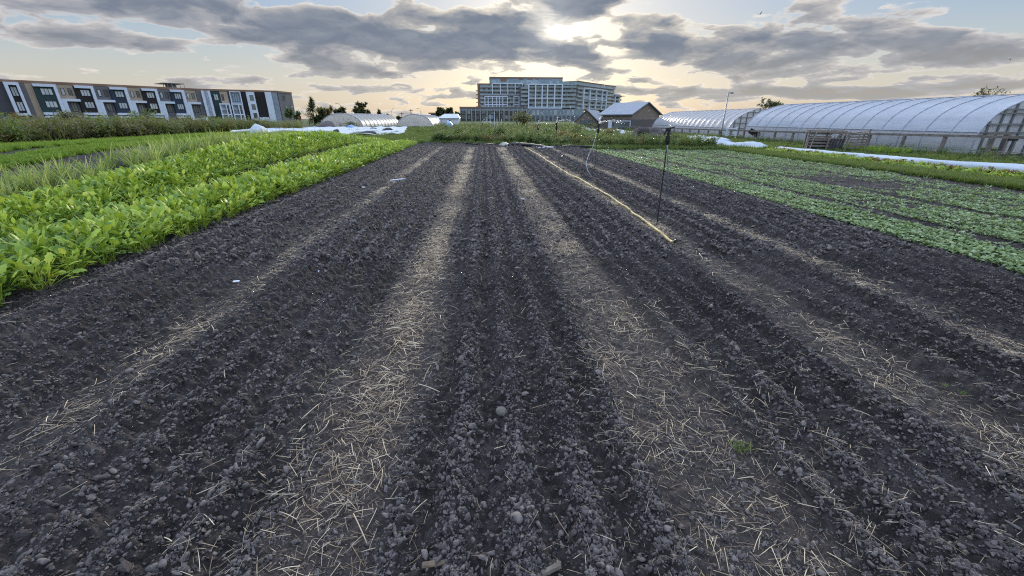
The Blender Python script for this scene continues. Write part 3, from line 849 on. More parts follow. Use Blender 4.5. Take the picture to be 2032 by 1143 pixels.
# ================================================================== TREES
def tree(px, py, Y, h, w_, label, mat=None, name='tree', nl=2600, leaf=.28, bare=False, conifer=False, z0=0.0, density=.75):
    p = atY(px, py, Y); x, y = p[0], p[1]
    t = thing(name, (x, y, z0), label, 'tree')
    r_ = np.random.default_rng(int(px * 7 + py * 3 + Y))
    tips = []; m = MB()
    if conifer:
        m.tube([(0, 0, 0), (0, 0, h * .5), (0, 0, h)], [.03 * h, .02 * h, .004 * h], 7)
        for k in range(60):
            f = r_.uniform(.12, .99); a = r_.uniform(0, 6.28); L = w_ * .5 * (1 - f) ** .8 * r_.uniform(.65, 1.1) + .05
            e = np.array([cos(a) * L, sin(a) * L, h * f - L * .25]); m.bar((0, 0, h * f), e, .03)
            for q in np.linspace(.25, 1, 7): tips.append((np.array([0, 0, h * f]) * (1 - q) + e * q, .10 * w_))
    else:
        def grow(p0, d, L, r0, lev):
            pts = [p0]; q = p0.copy(); dd = d.copy()
            for _ in range(3):
                dd = dd + r_.normal(size=3) * .16; dd[2] += .05; dd /= np.linalg.norm(dd); q = q + dd * L / 3; pts.append(q.copy())
            m.tube(pts, np.linspace(r0, r0 * .5, 4), 6 if lev < 2 else 4, lev == 0)
            if lev >= 2: tips.append((pts[-1], .5 * L)); tips.append((pts[-2], .4 * L))
            if lev < (5 if bare else 4):
                for k in range(3 if lev < 2 else 2 + (r_.random() < .4)):
                    a = r_.uniform(0, 6.28); sp = r_.uniform(.45, .95); u = np.cross(dd, [cos(a), sin(a), .3]); u /= np.linalg.norm(u)
                    nd = dd * cos(sp) + u * sin(sp) * np.array([w_ / h * 1.1, w_ / h * 1.1, 1]); nd[2] += .12; nd /= np.linalg.norm(nd)
                    grow(pts[-1] if k else pts[-2], nd, L * r_.uniform(.6, .82), r0 * .55, lev + 1)
        grow(np.zeros(3), np.array([0, 0, 1.]), h * .30, .028 * h, 0)
    m.build('trunk', M_BARK, t, True)
    if nl:
        g = Leaves()
        for k in range(nl):
            c, s_ = tips[r_.integers(0, len(tips))]
            b = c + r_.normal(size=3) * s_ * density * .6
            L = leaf * r_.uniform(.7, 1.5)
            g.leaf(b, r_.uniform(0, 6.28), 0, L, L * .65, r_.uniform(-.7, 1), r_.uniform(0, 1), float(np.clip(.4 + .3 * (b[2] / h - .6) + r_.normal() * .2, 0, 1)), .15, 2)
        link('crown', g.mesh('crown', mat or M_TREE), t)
    return t
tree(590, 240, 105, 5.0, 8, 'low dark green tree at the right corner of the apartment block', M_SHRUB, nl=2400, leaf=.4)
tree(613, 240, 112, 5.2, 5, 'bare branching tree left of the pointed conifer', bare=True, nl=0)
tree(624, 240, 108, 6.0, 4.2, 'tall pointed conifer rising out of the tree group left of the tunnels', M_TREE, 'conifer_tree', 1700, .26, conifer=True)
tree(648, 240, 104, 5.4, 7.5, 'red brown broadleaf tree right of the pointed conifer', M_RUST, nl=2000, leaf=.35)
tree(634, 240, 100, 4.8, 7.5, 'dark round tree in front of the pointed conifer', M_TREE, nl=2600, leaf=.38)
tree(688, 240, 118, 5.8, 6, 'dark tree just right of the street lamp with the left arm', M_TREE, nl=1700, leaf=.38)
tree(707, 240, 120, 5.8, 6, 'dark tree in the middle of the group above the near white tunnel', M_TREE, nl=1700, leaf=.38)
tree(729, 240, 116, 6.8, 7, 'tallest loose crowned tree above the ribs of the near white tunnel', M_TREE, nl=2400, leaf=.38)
tree(754, 240, 120, 3.7, 2.2, 'small pointed conifer between the two white tunnels', M_TREE, 'conifer_tree', 1200, .3, conifer=True)
tree(768, 240, 112, 3.0, 5, 'reddish bare bush tree between the two white tunnels', M_RUST, nl=600, leaf=.28, bare=True)
tree(884, 242, 118, 6.0, 9, 'broad round tree left of the dark brick podium', M_TREE, nl=3000, leaf=.42)
tree(902, 242, 122, 4.2, 6.5, 'lower green tree touching the dark brick podium', M_SHRUB, nl=1500, leaf=.4)
tree(1520, 240, 74, 6.3, 6, 'leafless tree with a dark clump showing between the two large tunnels', M_TREE, nl=700, leaf=.3, bare=True)
tree(1915, 240, 46, 5.6, 4.6, 'dark leaved bush tree rising over the ridge of the large tunnel', M_RUST, nl=1500, leaf=.2)
tree(1950, 240, 46, 5.5, 4.2, 'sparse bare tree rising over the ridge of the large tunnel', M_TREE, nl=250, leaf=.18, bare=True)
tree(172, 240, 150, 13.0, 7, 'treetop showing above the townhouse roof', M_TREE, nl=1500, leaf=.5)
for i, (px, Y, h, w_) in enumerate([(850, 150, 2.8, 7), (795, 160, 3.0, 8), (665, 150, 2.6, 8)]):
    tree(px, 240, Y, h, w_, ['low dark tree on the skyline left of the flat roofed hut', 'low dark tree on the skyline behind the right white tunnel', 'low dark tree on the skyline behind the street lamp'][i], M_TREE, nl=1200, leaf=.5)

# ================================================================== BUILDINGS
class FR:
    """a facade frame: u metres along the wall from P0 to P1, d metres out of it towards the field, z up"""
    def __init__(s, P0, P1, org):
        s.p0 = np.array(P0[:2], float); v = np.array(P1[:2], float) - s.p0
        s.L = np.linalg.norm(v); s.u = v / s.L
        s.n = np.array([s.u[1], -s.u[0]]); s.org = np.array(org[:2], float)
    def pt(s, u, d, z):
        q = s.p0 + s.u * u + s.n * d - s.org; return (q[0], q[1], z)
    def box(s, m, u0, u1, d0, d1, z0, z1):
        u0, u1 = min(u0, u1), max(u0, u1); d0, d1 = min(d0, d1), max(d0, d1)
        P = [s.pt(u, d, z) for z in (z0, z1) for (u, d) in ((u0, d1), (u1, d1), (u1, d0), (u0, d0))]
        return m.add(P, [(0, 3, 2, 1), (4, 5, 6, 7), (0, 1, 5, 4), (1, 2, 6, 5), (2, 3, 7, 6), (3, 0, 4, 7)])
    def at(s, px, py):
        """u of the wall point seen at a photo pixel"""
        d = ray(px, py)[:2]
        A = np.array([[s.u[0], -d[0]], [s.u[1], -d[1]]])
        return np.linalg.solve(A, -s.p0)[0]

def glass_mat(name, a, b, rough=.12):
    m, n = new_mat(name)
    p = worldco(n)
    v = n.node('ShaderNodeTexVoronoi'); v.inputs['Scale'].default_value = .55; n.put(v.inputs['Vector'], p)
    sp = n.node('ShaderNodeSeparateColor'); n.put(sp.inputs[0], v.outputs['Color'])
    c = n.mix(sp.outputs[0], a, b)
    finish(n, principled(n, c, rough, 0.0, bump(n, n.noise(p, .8, 2.0), .1, .05), .8)); return m
def siding(name, col, scale, var=.12, horiz=True):
    m, n = new_mat(name)
    p = worldco(n)
    b = n.node('ShaderNodeTexBrick'); n.put(b.inputs['Vector'], n.node('ShaderNodeTexCoord').outputs['Generated'])
    x = n.node('ShaderNodeSeparateXYZ'); n.put(x.inputs[0], p)
    u = n.xyz(n.add(x.outputs[0], x.outputs[1]), x.outputs[2])
    n.put(b.inputs['Vector'], u); b.inputs['Scale'].default_value = scale
    b.inputs['Color1'].default_value = (*[q * (1 - var) for q in col], 1); b.inputs['Color2'].default_value = (*[min(1, q * (1 + var)) for q in col], 1)
    b.inputs['Mortar'].default_value = (*[q * .62 for q in col], 1); b.inputs['Mortar Size'].default_value = .012
    a = n.noise(p, .9, 5.0, .65)
    c = n.mix(n.rng(a, .3, .75, 0, .35), b.outputs[0], tuple(q * .7 for q in col))
    finish(n, principled(n, c, .82, 0, bump(n, b.outputs[1], .3, .02), .3)); return m
def tower_glass():
    m, n = new_mat('tower_glazing')
    p = worldco(n); s_ = n.node('ShaderNodeSeparateXYZ'); n.put(s_.inputs[0], p)
    u = n.add(n.mul(s_.outputs[0], .55), n.mul(s_.outputs[1], .18))
    cell = n.node('ShaderNodeTexWhiteNoise', noise_dimensions='2D'); n.put(cell.inputs[0], n.xyz(n.m('FLOOR', u), n.m('FLOOR', n.mul(s_.outputs[2], .39))))
    bar = n.rng(n.m('FRACT', u), .84, .86, smooth=False)
    c = n.ramp(cell.outputs[0], [(0, (.03, .05, .065)), (.4, (.13, .19, .22)), (.75, (.30, .37, .41)), (1, (.58, .62, .63))])
    c = n.mix(bar, c, (.42, .48, .54))
    finish(n, principled(n, c, .18, 0, None, .7)); return m
G_TOWER = tower_glass()
G_PALE = glass_mat('sky_tinted_window_glass', (.34, .40, .43), (.52, .58, .60))  # reflection of the pale sky is put into the glass colour
G_DARK = glass_mat('dark_window_glass', (.03, .045, .055), (.17, .20, .20))
G_TEAL = glass_mat('blue_green_glass', (.15, .24, .28), (.32, .41, .44))
B_CHAR = siding('charcoal_brick', (.085, .085, .095), 3.0)
B_GREY = siding('grey_brick', (.17, .165, .175), 3.0)
B_TAN = siding('tan_brick', (.42, .335, .25), 3.0)
B_BROWN = siding('brown_brick', (.25, .155, .105), 3.0)
S_TEAL = siding('dark_teal_siding', (.035, .065, .07), 1.4)
S_BLACK = siding('black_siding', (.03, .026, .026), 1.4)
S_NAVY = siding('navy_siding', (.04, .055, .085), 1.4)
S_BLUEGREY = siding('blue_grey_panel', (.27, .32, .37), .8)
M_TRIM = simple('window_trim', (.035, .035, .04), .5, .1)

def window(fr, par, u0, u1, d, z0, z1, n=1, glass=None):
    m = MB(); w_ = .07
    fr.box(m, u0 - w_, u1 + w_, d, d + .06, z1, z1 + w_); fr.box(m, u0 - w_, u1 + w_, d, d + .06, z0 - w_, z0)
    for k in range(n + 1):
        u = u0 + (u1 - u0) * k / n; fr.box(m, u - w_ * .6, u + w_ * .6, d, d + .055, z0, z1)
    o = m.build('window', M_TRIM, par)
    g = MB(); fr.box(g, u0, u1, d, d + .02, z0, z1); g.build('pane', glass or G_PALE, o)
    return o

def townhouses():
    A, B = gnd(0, 157, 9.0), gnd(397, 176, 9.0)
    t = thing('townhouse_row', (A[0], A[1], 0), 'long three storey townhouse row of alternating dark bays, tan brick and white frames', 'townhouses')
    fr = FR(A, B, A)
    yr = lambda x: 157 + (176 - 157) * x / 397.0
    U = lambda x: fr.at(x, yr(x))
    L = U(397)
    m = MB(); fr.box(m, -30, L, -11, 0, 0, 8.45); m.build('wall', B_CHAR, t)
    m = MB(); fr.box(m, -30.1, L + .1, -11, .12, 8.45, 9.0); m.build('parapet', B_BROWN, t)
    def panel(nm, x0, x1, z0, z1, d, mat, par=t):
        m = MB(); fr.box(m, U(x0), U(x1), -.05, d, z0, z1); return m.build(nm, mat, par)
    def ring(x0, x1, wl, wr, z0, z1, d, par, top=.55, bot=.5, mat=M_WHITE):
        m = MB(); u0, u1 = U(x0), U(x1)
        if wl: fr.box(m, u0, u0 + wl, 0, d, z0 + bot, z1 - top)
        if wr: fr.box(m, u1 - wr, u1, 0, d, z0 + bot, z1 - top)
        if top: fr.box(m, u0, u1, 0, d, z1 - top, z1)
        if bot: fr.box(m, u0, u1, 0, d, z0, z0 + bot)
        return m.build('white_frame', mat, par)
    def bay(x0, x1, xr, mat):
        b = panel('bay', x0, x1, 2.7, 8.3, .8, mat)
        ring(x0, xr, 0, U(xr) - U(x1), 2.2, 8.42, 1.15, b)
        u0, u1 = U(x0), U(x1); a, c = u0 + (u1 - u0) * .30, u0 + (u1 - u0) * .88
        window(fr, b, a, c, .8, 6.3, 7.5, 3); window(fr, b, a, c, .8, 3.75, 4.95, 3)
        m = MB(); fr.box(m, u0, U(xr) - .3, 0, 1.3, 1.55, 2.0); m.build('canopy', M_WHITE, b)
    def recess(x0, x1, mat, lower):
        b = panel('recess', x0, x1, 5.55, 8.4, .12, mat)
        u0, u1 = U(x0), U(x1); w_ = u1 - u0
        window(fr, b, u0 + w_ * .22, u0 + w_ * .42, .12, 6.4, 7.7); window(fr, b, u0 + w_ * .64, u0 + w_ * .84, .12, 6.4, 7.7, 1, G_DARK)
        m = MB(); fr.box(m, u0 - .1, u1 + .4, 0, .95, 5.05, 5.55); fr.box(m, u0 - .1, u0 + .75, 0, .95, 0.3, 5.05); m.build('white_frame', M_WHITE, b)
        m = MB(); fr.box(m, u0 + .9, u1, -.05, .1, 1.2, 5.0); lw = m.build('lower_wall', B_GREY, b)
        window(fr, b, u0 + w_ * .50, u0 + w_ * .85, .1, 3.0, 4.7, 2, G_DARK)
    e = panel('end_bay', 1.5, 32, 2.2, 8.4, .5, S_BLACK)
    ring(1.5, 32, U(9) - U(1.5), U(32) - U(26), 2.0, 8.5, 1.0, e)
    window(fr, e, U(12), U(24), .5, 5.9, 7.6, 2); window(fr, e, U(12), U(24), .5, 3.0, 4.7, 2)
    panel('grey_panel', 33, 44, 0, 8.4, .25, B_GREY); panel('tan_panel', 44.3, 58.5, 0, 8.4, .3, B_TAN)
    bay(59, 99, 105.5, S_TEAL); recess(106.5, 140, B_TAN, 0); bay(142, 173, 179.5, S_BLACK); recess(180.5, 211, B_GREY, 0)
    bay(212, 240, 246.5, S_NAVY); recess(247.5, 275, B_TAN, 0); bay(276, 301, 306.5, S_BLACK); recess(307.5, 332, B_GREY, 0)
    bay(333, 354, 360, S_NAVY); recess(361, 385, B_TAN, 0); panel('grey_panel', 386, 396.5, 0, 8.4, .2, B_GREY)
    m = MB(); u0, u1 = U(330), U(372); fr.box(m, u0 + 2, u1 - 1.5, -7, -2.5, 9, 10.0); m.build('roof_room', S_BLUEGREY, t)
    m = MB(); fr.box(m, u0, u1, -8, -1.6, 10.0, 10.15)
    for q in np.linspace(u0, u1, 6): m.bar(fr.pt(q, -1.7, 9), fr.pt(q, -1.7, 10.0), .12)
    m.build('roof_canopy', M_STEEL, t)

    # the block at its right end
    A, B = gnd(397.6, 176, 9.0), gnd(550, 180, 9.0)
    C = gnd(578, 183, 9.0)
    t = thing('apartment_block', (A[0], A[1], 0), 'three storey apartment block with white balconies and a grey brick end wall', 'apartments')
    fr = FR(A, B, A)
    yr = lambda x: 176 + 4 * (x - 397.6) / 152.4
    U = lambda x: fr.at(x, yr(x))
    L = fr.L
    m = MB(); fr.box(m, 0.02, L - .1, -10, 0, 0, 8.5); m.build('wall', B_CHAR, t)
    m = MB(); fr.box(m, 0.02, L + .05, -10, .15, 8.5, 9.0); m.build('parapet', B_BROWN, t)
    fs = FR(B, C, A)
    m = MB(); fs.box(m, 0, fs.L, -8, 0, 0, 8.5); e = m.build('end_wall', B_GREY, t)
    m = MB(); fs.box(m, 0, fs.L, -8, .1, 8.5, 8.98); m.build('parapet', B_BROWN, t)
    for (f, z) in ((.3, 6.6), (.36, 3.9), (.78, 4.0), (.4, 1.6), (.9, 1.8)): window(fs, e, fs.L * f, fs.L * f + 1.0, 0, z, z + 1.2, 1, G_PALE if z < 6 else G_DARK)
    def panel(nm, x0, x1, z0, z1, d, mat, par=t):
        m = MB(); fr.box(m, U(x0), U(x1), -.05, d, z0, z1); return m.build(nm, mat, par)
    b = panel('stair_bay', 398, 415, 2.2, 8.4, .4, S_BLACK)
    m = MB(); u0, u1 = U(398), U(415.5); fr.box(m, u0, u0 + 1.5, 0, .9, 2, 8.5); fr.box(m, u1 - 1.4, u1, 0, .9, 2, 8.5); fr.box(m, u0 + 1.5, u1 - 1.4, 0, .9, 7.8, 8.5); fr.box(m, u0 + 1.5, u1 - 1.4, 0, .9, 2, 2.5); m.build('white_frame', M_WHITE, b)
    window(fr, b, u0 + 1.9, u1 - 1.9, .4, 5.6, 7.4, 2); window(fr, b, u0 + 1.9, u1 - 1.9, .4, 2.8, 4.4, 2, G_DARK)
    b = panel('dark_bay', 417.5, 433, 0, 8.4, .15, S_TEAL); window(fr, b, U(421), U(429), .15, 6.2, 7.7, 2)
    b = panel('tan_bay', 434, 449, 5.2, 8.4, .3, B_TAN); window(fr, b, U(436.5), U(440), .3, 6.2, 7.6, 1, G_DARK)
    for (x0, x1, glassx) in ((429, 450, .55), (453, 475.5, .5)):
        b = panel('balcony_bay', x0, x1, 0, 5.3, .5, M_WHITE)
        u0, u1 = U(x0), U(x1)
        m = MB(); fr.box(m, u0, u1, .5, 2.0, 5.05, 5.35); fr.box(m, u0, u1, .5, 2.0, 2.35, 2.65)
        for q in (u0 + .15, u0 + (u1 - u0) * .62, u1 - .15): fr.box(m, q - .14, q + .14, 1.7, 1.98, 0, 5.05)
        m.build('balcony', M_WHITE, b)
        m = MB(); fr.box(m, u0 + .3, u1 - .3, 1.9, 1.95, 3.55, 3.62)
        for q in np.linspace(u0 + .3, u1 - .3, 16): fr.box(m, q - .03, q + .03, 1.9, 1.95, 2.65, 3.55)
        m.build('railing', M_BLACK, b)
        m = MB(); fr.box(m, u0 + (u1 - u0) * .45, u1 - .5, .5, .54, 2.65, 4.7); fr.box(m, u0 + (u1 - u0) * .5, u1 - .7, .5, .54, .2, 2.1); m.build('door', G_DARK, b)
    b = panel('upper_bay', 454, 475, 5.4, 8.4, .25, S_BLUEGREY); window(fr, b, U(458), U(471), .25, 6.0, 7.8, 3, G_TEAL)
    m = MB(); fr.box(m, U(453.4), U(455), .25, .6, 5.4, 8.3); fr.box(m, U(474), U(475.6), .25, .6, 5.4, 8.3); fr.box(m, U(453.4), U(475.6), .25, .6, 8.3, 8.5); m.build('white_frame', M_WHITE, b)
    panel('dark_bay', 476.5, 485.5, 0, 8.4, .1, S_BLACK)
    b = panel('white_bay', 486.5, 503, .9, 8.45, .8, M_WHITE)
    for z in (6.3, 3.9, 1.6): window(fr, b, U(493), U(499.5), .8, z, z + 1.25, 1, G_DARK)
    panel('dark_recess', 503.8, 523, 1.9, 8.4, .06, S_BLACK); panel('white_base', 503.8, 523, .8, 1.8, .7, M_WHITE)
    panel('white_bay', 524, 537, .5, 8.5, .8, M_WHITE); panel('pale_bay', 537.1, 548.5, .3, 8.45, .6, S_BLUEGREY)
townhouses()

def condo():
    Y = 330.0
    X = lambda px, py=195: atY(px, py, Y)[0]
    Z = lambda py, px=1060: atY(px, py, Y)[2]
    O = (X(948), Y)
    t = thing('apartment_tower', (O[0], O[1], 0), 'tall eight storey apartment building with white grids, balconies and a dark brick podium', 'apartments')
    def frm(px0, px1, y0=Y, y1=Y): return FR((atY(px0, 195, y0)[0], y0), (atY(px1, 195, y1)[0], y1), O)
    fh = Z(184) - Z(191.7)
    def block(nm, fr, u0, u1, z0, z1, mat, depth=18):
        m = MB(); fr.box(m, u0, u1, -depth, 0, z0, z1); return m.build(nm, mat, t)
    def floors(fr, par, u0, u1, z0, n, glass, bal=1.4, step=3.0, rail=True):
        for k in range(n):
            z = z0 + k * fh
            m = MB(); fr.box(m, u0 + .1, u1 - .1, 0, .05, z + .12, z + fh * .82); w_ = m.build('window_band', glass, par)
            if bal:
                m = MB(); fr.box(m, u0, u1, 0, bal, z - .22, z + .1); b = m.build('balcony', M_CONC, par)
                if rail:
                    m = MB(); fr.box(m, u0 + .1, u1 - .1, bal - .08, bal - .02, z + .1, z + fh * .38); m.build('glass_rail', G_TEAL, b)
    def grid(fr, par, us, z0, z1, hz, d=1.7, w_=.55):
        m = MB()
        for u in us: fr.box(m, u - w_ / 2, u + w_ / 2, .02, d, z0, z1)
        for z in hz: fr.box(m, us[0] - w_ / 2 - .01, us[-1] + w_ / 2 + .01, .02, d + .012, z - .3, z + .3)
        m.build('white_grid', M_WHITE, par)
    # left wing
    f = frm(948, 1047); U = lambda px: X(px) - X(948)
    b = block('left_wing', f, 0, U(1047), 0, Z(168.5), B_GREY)
    m = MB(); f.box(m, -.1, U(976), -18, .1, Z(168.5), Z(166)); m.build('parapet', B_BROWN, t)
    m = MB(); f.box(m, 0, U(952.5), .02, .3, Z(213), Z(168.6)); m.build('brick_pier', B_BROWN, t)
    floors(f, b, U(953), U(1046), Z(213) + .3, 6, G_TOWER)
    grid(f, b, [U(q) for q in (977.5, 993, 1007.5, 1022, 1036)], Z(187.5), Z(166), [Z(166.5)])
    grid(f, b, [U(q) for q in (962, 968.5, 977, 985.5, 991, 997.5, 1006.5)], Z(212.5), Z(191.5), [Z(192), Z(208)], 1.9)
    grid(f, b, [U(q) for q in (1019.5, 1029.5)], Z(212.5), Z(191.5), [Z(192), Z(208)], 1.9)
    m = MB()
    for k in range(5): f.box(m, -1.3, 0, -9, -.6, Z(211) + k * fh, Z(211) + k * fh + .3)
    m.build('side_balconies', M_CONC, t)
    # penthouse
    p_ = block('penthouse', f, U(972.5), U(1115), Z(168), Z(155.5), S_BLUEGREY, 14)
    m = MB(); f.box(m, U(972), U(1115.5), -14.2, .2, Z(155.5), Z(153)); m.build('cornice', B_BROWN, t)
    m = MB()
    for a, c in ((994, 1005), (1029, 1038), (1046, 1056), (1062, 1069)): f.box(m, U(a), U(c), .2, .26, Z(162 if a < 1000 else 157.5), Z(155.7))
    m.build('brown_panels', B_BROWN, p_)
    m = MB(); f.box(m, U(975), U(1112), 0, .06, Z(166), Z(159)); m.build('window_band', G_TEAL, p_)
    # middle block, a step forward
    fm = frm(1033, 1143, Y - 12, Y - 12); V = lambda px: fm.at(px, 195)
    b = block('middle_block', fm, 0, V(1143), Z(218) - .4, Z(171.5), B_GREY, 14)
    floors(fm, b, V(1033.5), V(1047), Z(216.5), 6, G_TOWER, 1.6)
    floors(fm, b, V(1048), V(1142), Z(215.5) + .5, 6, G_TOWER, 1.3)
    us = [V(q) for q in (1048.5, 1062, 1075, 1085.5, 1099.5, 1114.3)]
    grid(fm, b, us, Z(215.5), Z(169.5), [Z(170.5), Z(196.5), Z(215.3)], 2.0, .8)
    m = MB(); fm.box(m, V(1046), V(1116), -10, 1.2, Z(171.5), Z(169)); m.build('roof_slab', M_WHITE, t)
    m = MB()
    for q in np.linspace(1072, 1092, 9): fm.box(m, V(q), V(q) + .15, .2, .35, Z(169), Z(161))
    fm.box(m, V(1072), V(1092), .2, .4, Z(161.4), Z(160.6)); m.build('roof_frame', M_STEEL, t)
    m = MB(); fm.box(m, V(1117), V(1143), -10, .8, Z(171.4), Z(164.2)); m.build('glass_penthouse', G_TEAL, t)
    # right wing turning away
    fr = frm(1143, 1220, Y - 12, Y + 38); Wu = lambda px: fr.at(px, 195)
    b = block('right_wing', fr, .05, Wu(1217), Z(218) - .2, Z(171), B_GREY, 14)
    floors(fr, b, .2, Wu(1216), Z(216.5), 7, G_TOWER, 1.3)
    grid(fr, b, [Wu(q) for q in (1154, 1166.5, 1179, 1191, 1199.5)], Z(217), Z(174.5), [Z(175.5), Z(196.5)], 2.0, .8)
    m = MB(); fr.box(m, 0, Wu(1219), -12, .3, Z(170.9), Z(164)); m.build('glass_penthouse', G_TEAL, t)
    m = MB(); fr.box(m, -.2, Wu(1219.5), -12.3, .7, Z(164), Z(162.5)); m.build('cornice', B_BROWN, t)
    m = MB(); fr.box(m, Wu(1217.2), Wu(1231), -12, .1, 0, Z(184)); b2 = m.build('end_wing', B_GREY, t)
    floors(fr, b2, Wu(1217.5), Wu(1231), Z(216.5), 5, G_TOWER, 1.3)
    grid(fr, b2, [Wu(1217.6), Wu(1226)], Z(217), Z(183), [Z(183)], 1.8, .8)
    m = MB(); fr.box(m, Wu(1214), Wu(1236), -10, 2, Z(184), Z(182.8)); m.build('roof_slab', M_CONC, t)
    # podium
    fp = frm(912, 1046, Y - 22, Y - 22); Q = lambda px: fp.at(px, 225)
    b = block('brick_podium', fp, 0, Q(1046), 0, Z(216.5), B_CHAR, 20)
    m = MB(); fp.box(m, -.4, Q(958), -20, .5, Z(216.5), Z(213.6)); m.build('cornice', B_BROWN, t)
    m = MB(); fp.box(m, Q(958), Q(1046), -20, .4, Z(216.5), Z(214)); m.build('parapet', B_GREY, t)
    m = MB(); fp.box(m, .3, Q(1045.5), .02, .2, Z(221), Z(216.5)); m.build('grey_band', S_BLUEGREY, b)
    cs = (913.5, 925, 936, 944, 953, 966.5, 981, 991, 1000, 1010, 1018, 1027, 1036, 1045)
    m = MB()
    for q in cs: fp.box(m, Q(q) - .36, Q(q) + .36, .2, .9, 0, Z(217))
    m.build('column', M_CONC, b)
    for i in range(len(cs) - 1):
        u0, u1 = Q(cs[i]) + .9, Q(cs[i + 1]) - .9
        for z0, z1 in ((Z(227), Z(221.2)), (Z(236), Z(229))): window(fp, b, u0, u1, .02, z0, z1, 2, random.choice([G_DARK, G_DARK, G_TEAL]))
    fq = frm(1046, 1160, Y - 16, Y - 16)
    b = block('stone_podium', fq, .1, fq.L, 0, Z(217.6), S_BLUEGREY, 14)
    for i in range(13):
        u0 = fq.L * (i + .2) / 13; window(fq, b, u0, u0 + fq.L * .6 / 13, .02, Z(228.5), Z(219), 2, random.choice([G_PALE, G_PALE, G_TEAL]))
        window(fq, b, u0, u0 + fq.L * .6 / 13, .02, Z(239), Z(231), 2, G_DARK)
condo()

def corrugated(name, col, rough=.4):
    m, n = new_mat(name)
    p = objco(n)
    wv_ = n.node('ShaderNodeTexWave'); wv_.inputs['Scale'].default_value = 2.2; n.put(wv_.inputs['Vector'], p)
    a = n.noise(p, 1.2, 5.0, .6)
    c = n.mix(n.rng(a, .35, .7), col, tuple(q * .82 for q in col))
    finish(n, principled(n, c, rough, .25, bump(n, wv_.outputs[1], .25, .04), .5)); return m
M_ROOF = corrugated('blue_grey_metal_roof', (.20, .24, .31))
B_BARN = siding('barn_boards', (.25, .205, .17), 1.2)
B_SILL = siding('barn_stone', (.14, .125, .12), 2.2)

def barn(A, B, depth_dir, h_eave, h_ridge, Lr, label, gable_right, door):
    """gabled building: gable wall from A to B (world x, y), ridge running Lr metres along depth_dir"""
    A, B, D = np.array(A), np.array(B), np.array(depth_dir) / np.linalg.norm(depth_dir)
    t = thing('barn', (A[0], A[1], 0), label, 'barn')
    mid = (A + B) / 2
    def P(q, z): return (q[0] - A[0], q[1] - A[1], z)
    g = MB(); A2, B2, M2 = A + D * Lr, B + D * Lr, mid + D * Lr
    g.add([P(A, 0), P(B, 0), P(B, h_eave), P(mid, h_ridge), P(A, h_eave), P(A2, 0), P(B2, 0), P(B2, h_eave), P(M2, h_ridge), P(A2, h_eave)],
          [(0, 1, 2, 3, 4), (9, 8, 7, 6, 5), (0, 4, 9, 5), (1, 6, 7, 2)])
    g.build('wall', B_BARN, t)
    r_ = MB(); th = .12
    w_ = (B - A) / np.linalg.norm(B - A); ov = .35
    for (e, s_) in ((A, -1), (B, 1)):
        e1 = e + w_ * s_ * ov; sl = (h_ridge - h_eave) / np.linalg.norm(mid - e); z1 = h_eave - sl * ov
        q = [P(e1 - D * .3, z1 + .02), P(mid - D * .3, h_ridge + .02), P(mid + D * (Lr + .3), h_ridge + .02), P(e1 + D * (Lr + .3), z1 + .02)]
        q2 = [(x, y, z + th) for x, y, z in q]
        r_.add(q + q2, [(3, 2, 1, 0), (4, 5, 6, 7), (0, 1, 5, 4), (1, 2, 6, 5), (2, 3, 7, 6), (3, 0, 4, 7)])
    r_.build('roof', M_ROOF, t)
    return t, P, A, B, w_, D
# big barn: long side towards us, gable on its right
z70 = lambda px, py, D_: atY(px, py, D_)
g0, g1 = z70(1253, 240, 60), z70(1307, 240, 63)
sd = z70(1192, 240, 64.5)[:2] - g0[:2]
t, P_, A_, B_, w_, D_ = barn(g0[:2], g1[:2], sd, 2.0, 3.45, float(np.linalg.norm(sd)), 'large gabled barn with a blue grey metal roof and board walls', True, None)
fr = FR(A_ + D_ * float(np.linalg.norm(sd)), A_, A_)
m = MB(); fr.box(m, .02, fr.L - .02, .01, .06, 0, 1.35); m.build('stone_base', B_SILL, t)
m = MB(); fr.box(m, fr.L * .28, fr.L * .40, .06, .10, .1, 1.15); m.build('door', M_WHITE, t)
m = MB(); fr.box(m, fr.L * .48, fr.L * 1.0 - .1, .06, .1, .15, 1.05); o = m.build('window', G_DARK, t)
m = MB(); fr.box(m, fr.L * .46, fr.L - .06, .06, .14, 1.05, 1.15); fr.box(m, fr.L - .12, fr.L - .03, .06, .14, .1, 1.05); m.build('frame', M_WHITE, o)
fr2 = FR(A_, B_, A_)
m = MB(); fr2.box(m, .05, fr2.L - .02, .01, .06, 0, 1.3); m.build('stone_base', B_SILL, t)
# small barn: gable towards us
a0, a1 = z70(1143, 240, 66), z70(1185, 240, 66)
t, P_, A_, B_, w_, D_ = barn(a0[:2], a1[:2], (.45, 1.0), 1.15, 2.55, 9.0, 'small gabled barn with one dark wide window, left of the large barn', False, None)
fr = FR(A_, B_, A_)
m = MB(); fr.box(m, fr.L * .22, fr.L * .80, .01, .05, .55, 1.25); m.build('window', G_DARK, t)
m = MB(); fr.box(m, 0, fr.L, .01, .09, -.05, .5); m.build('stone_base', B_SILL, t)
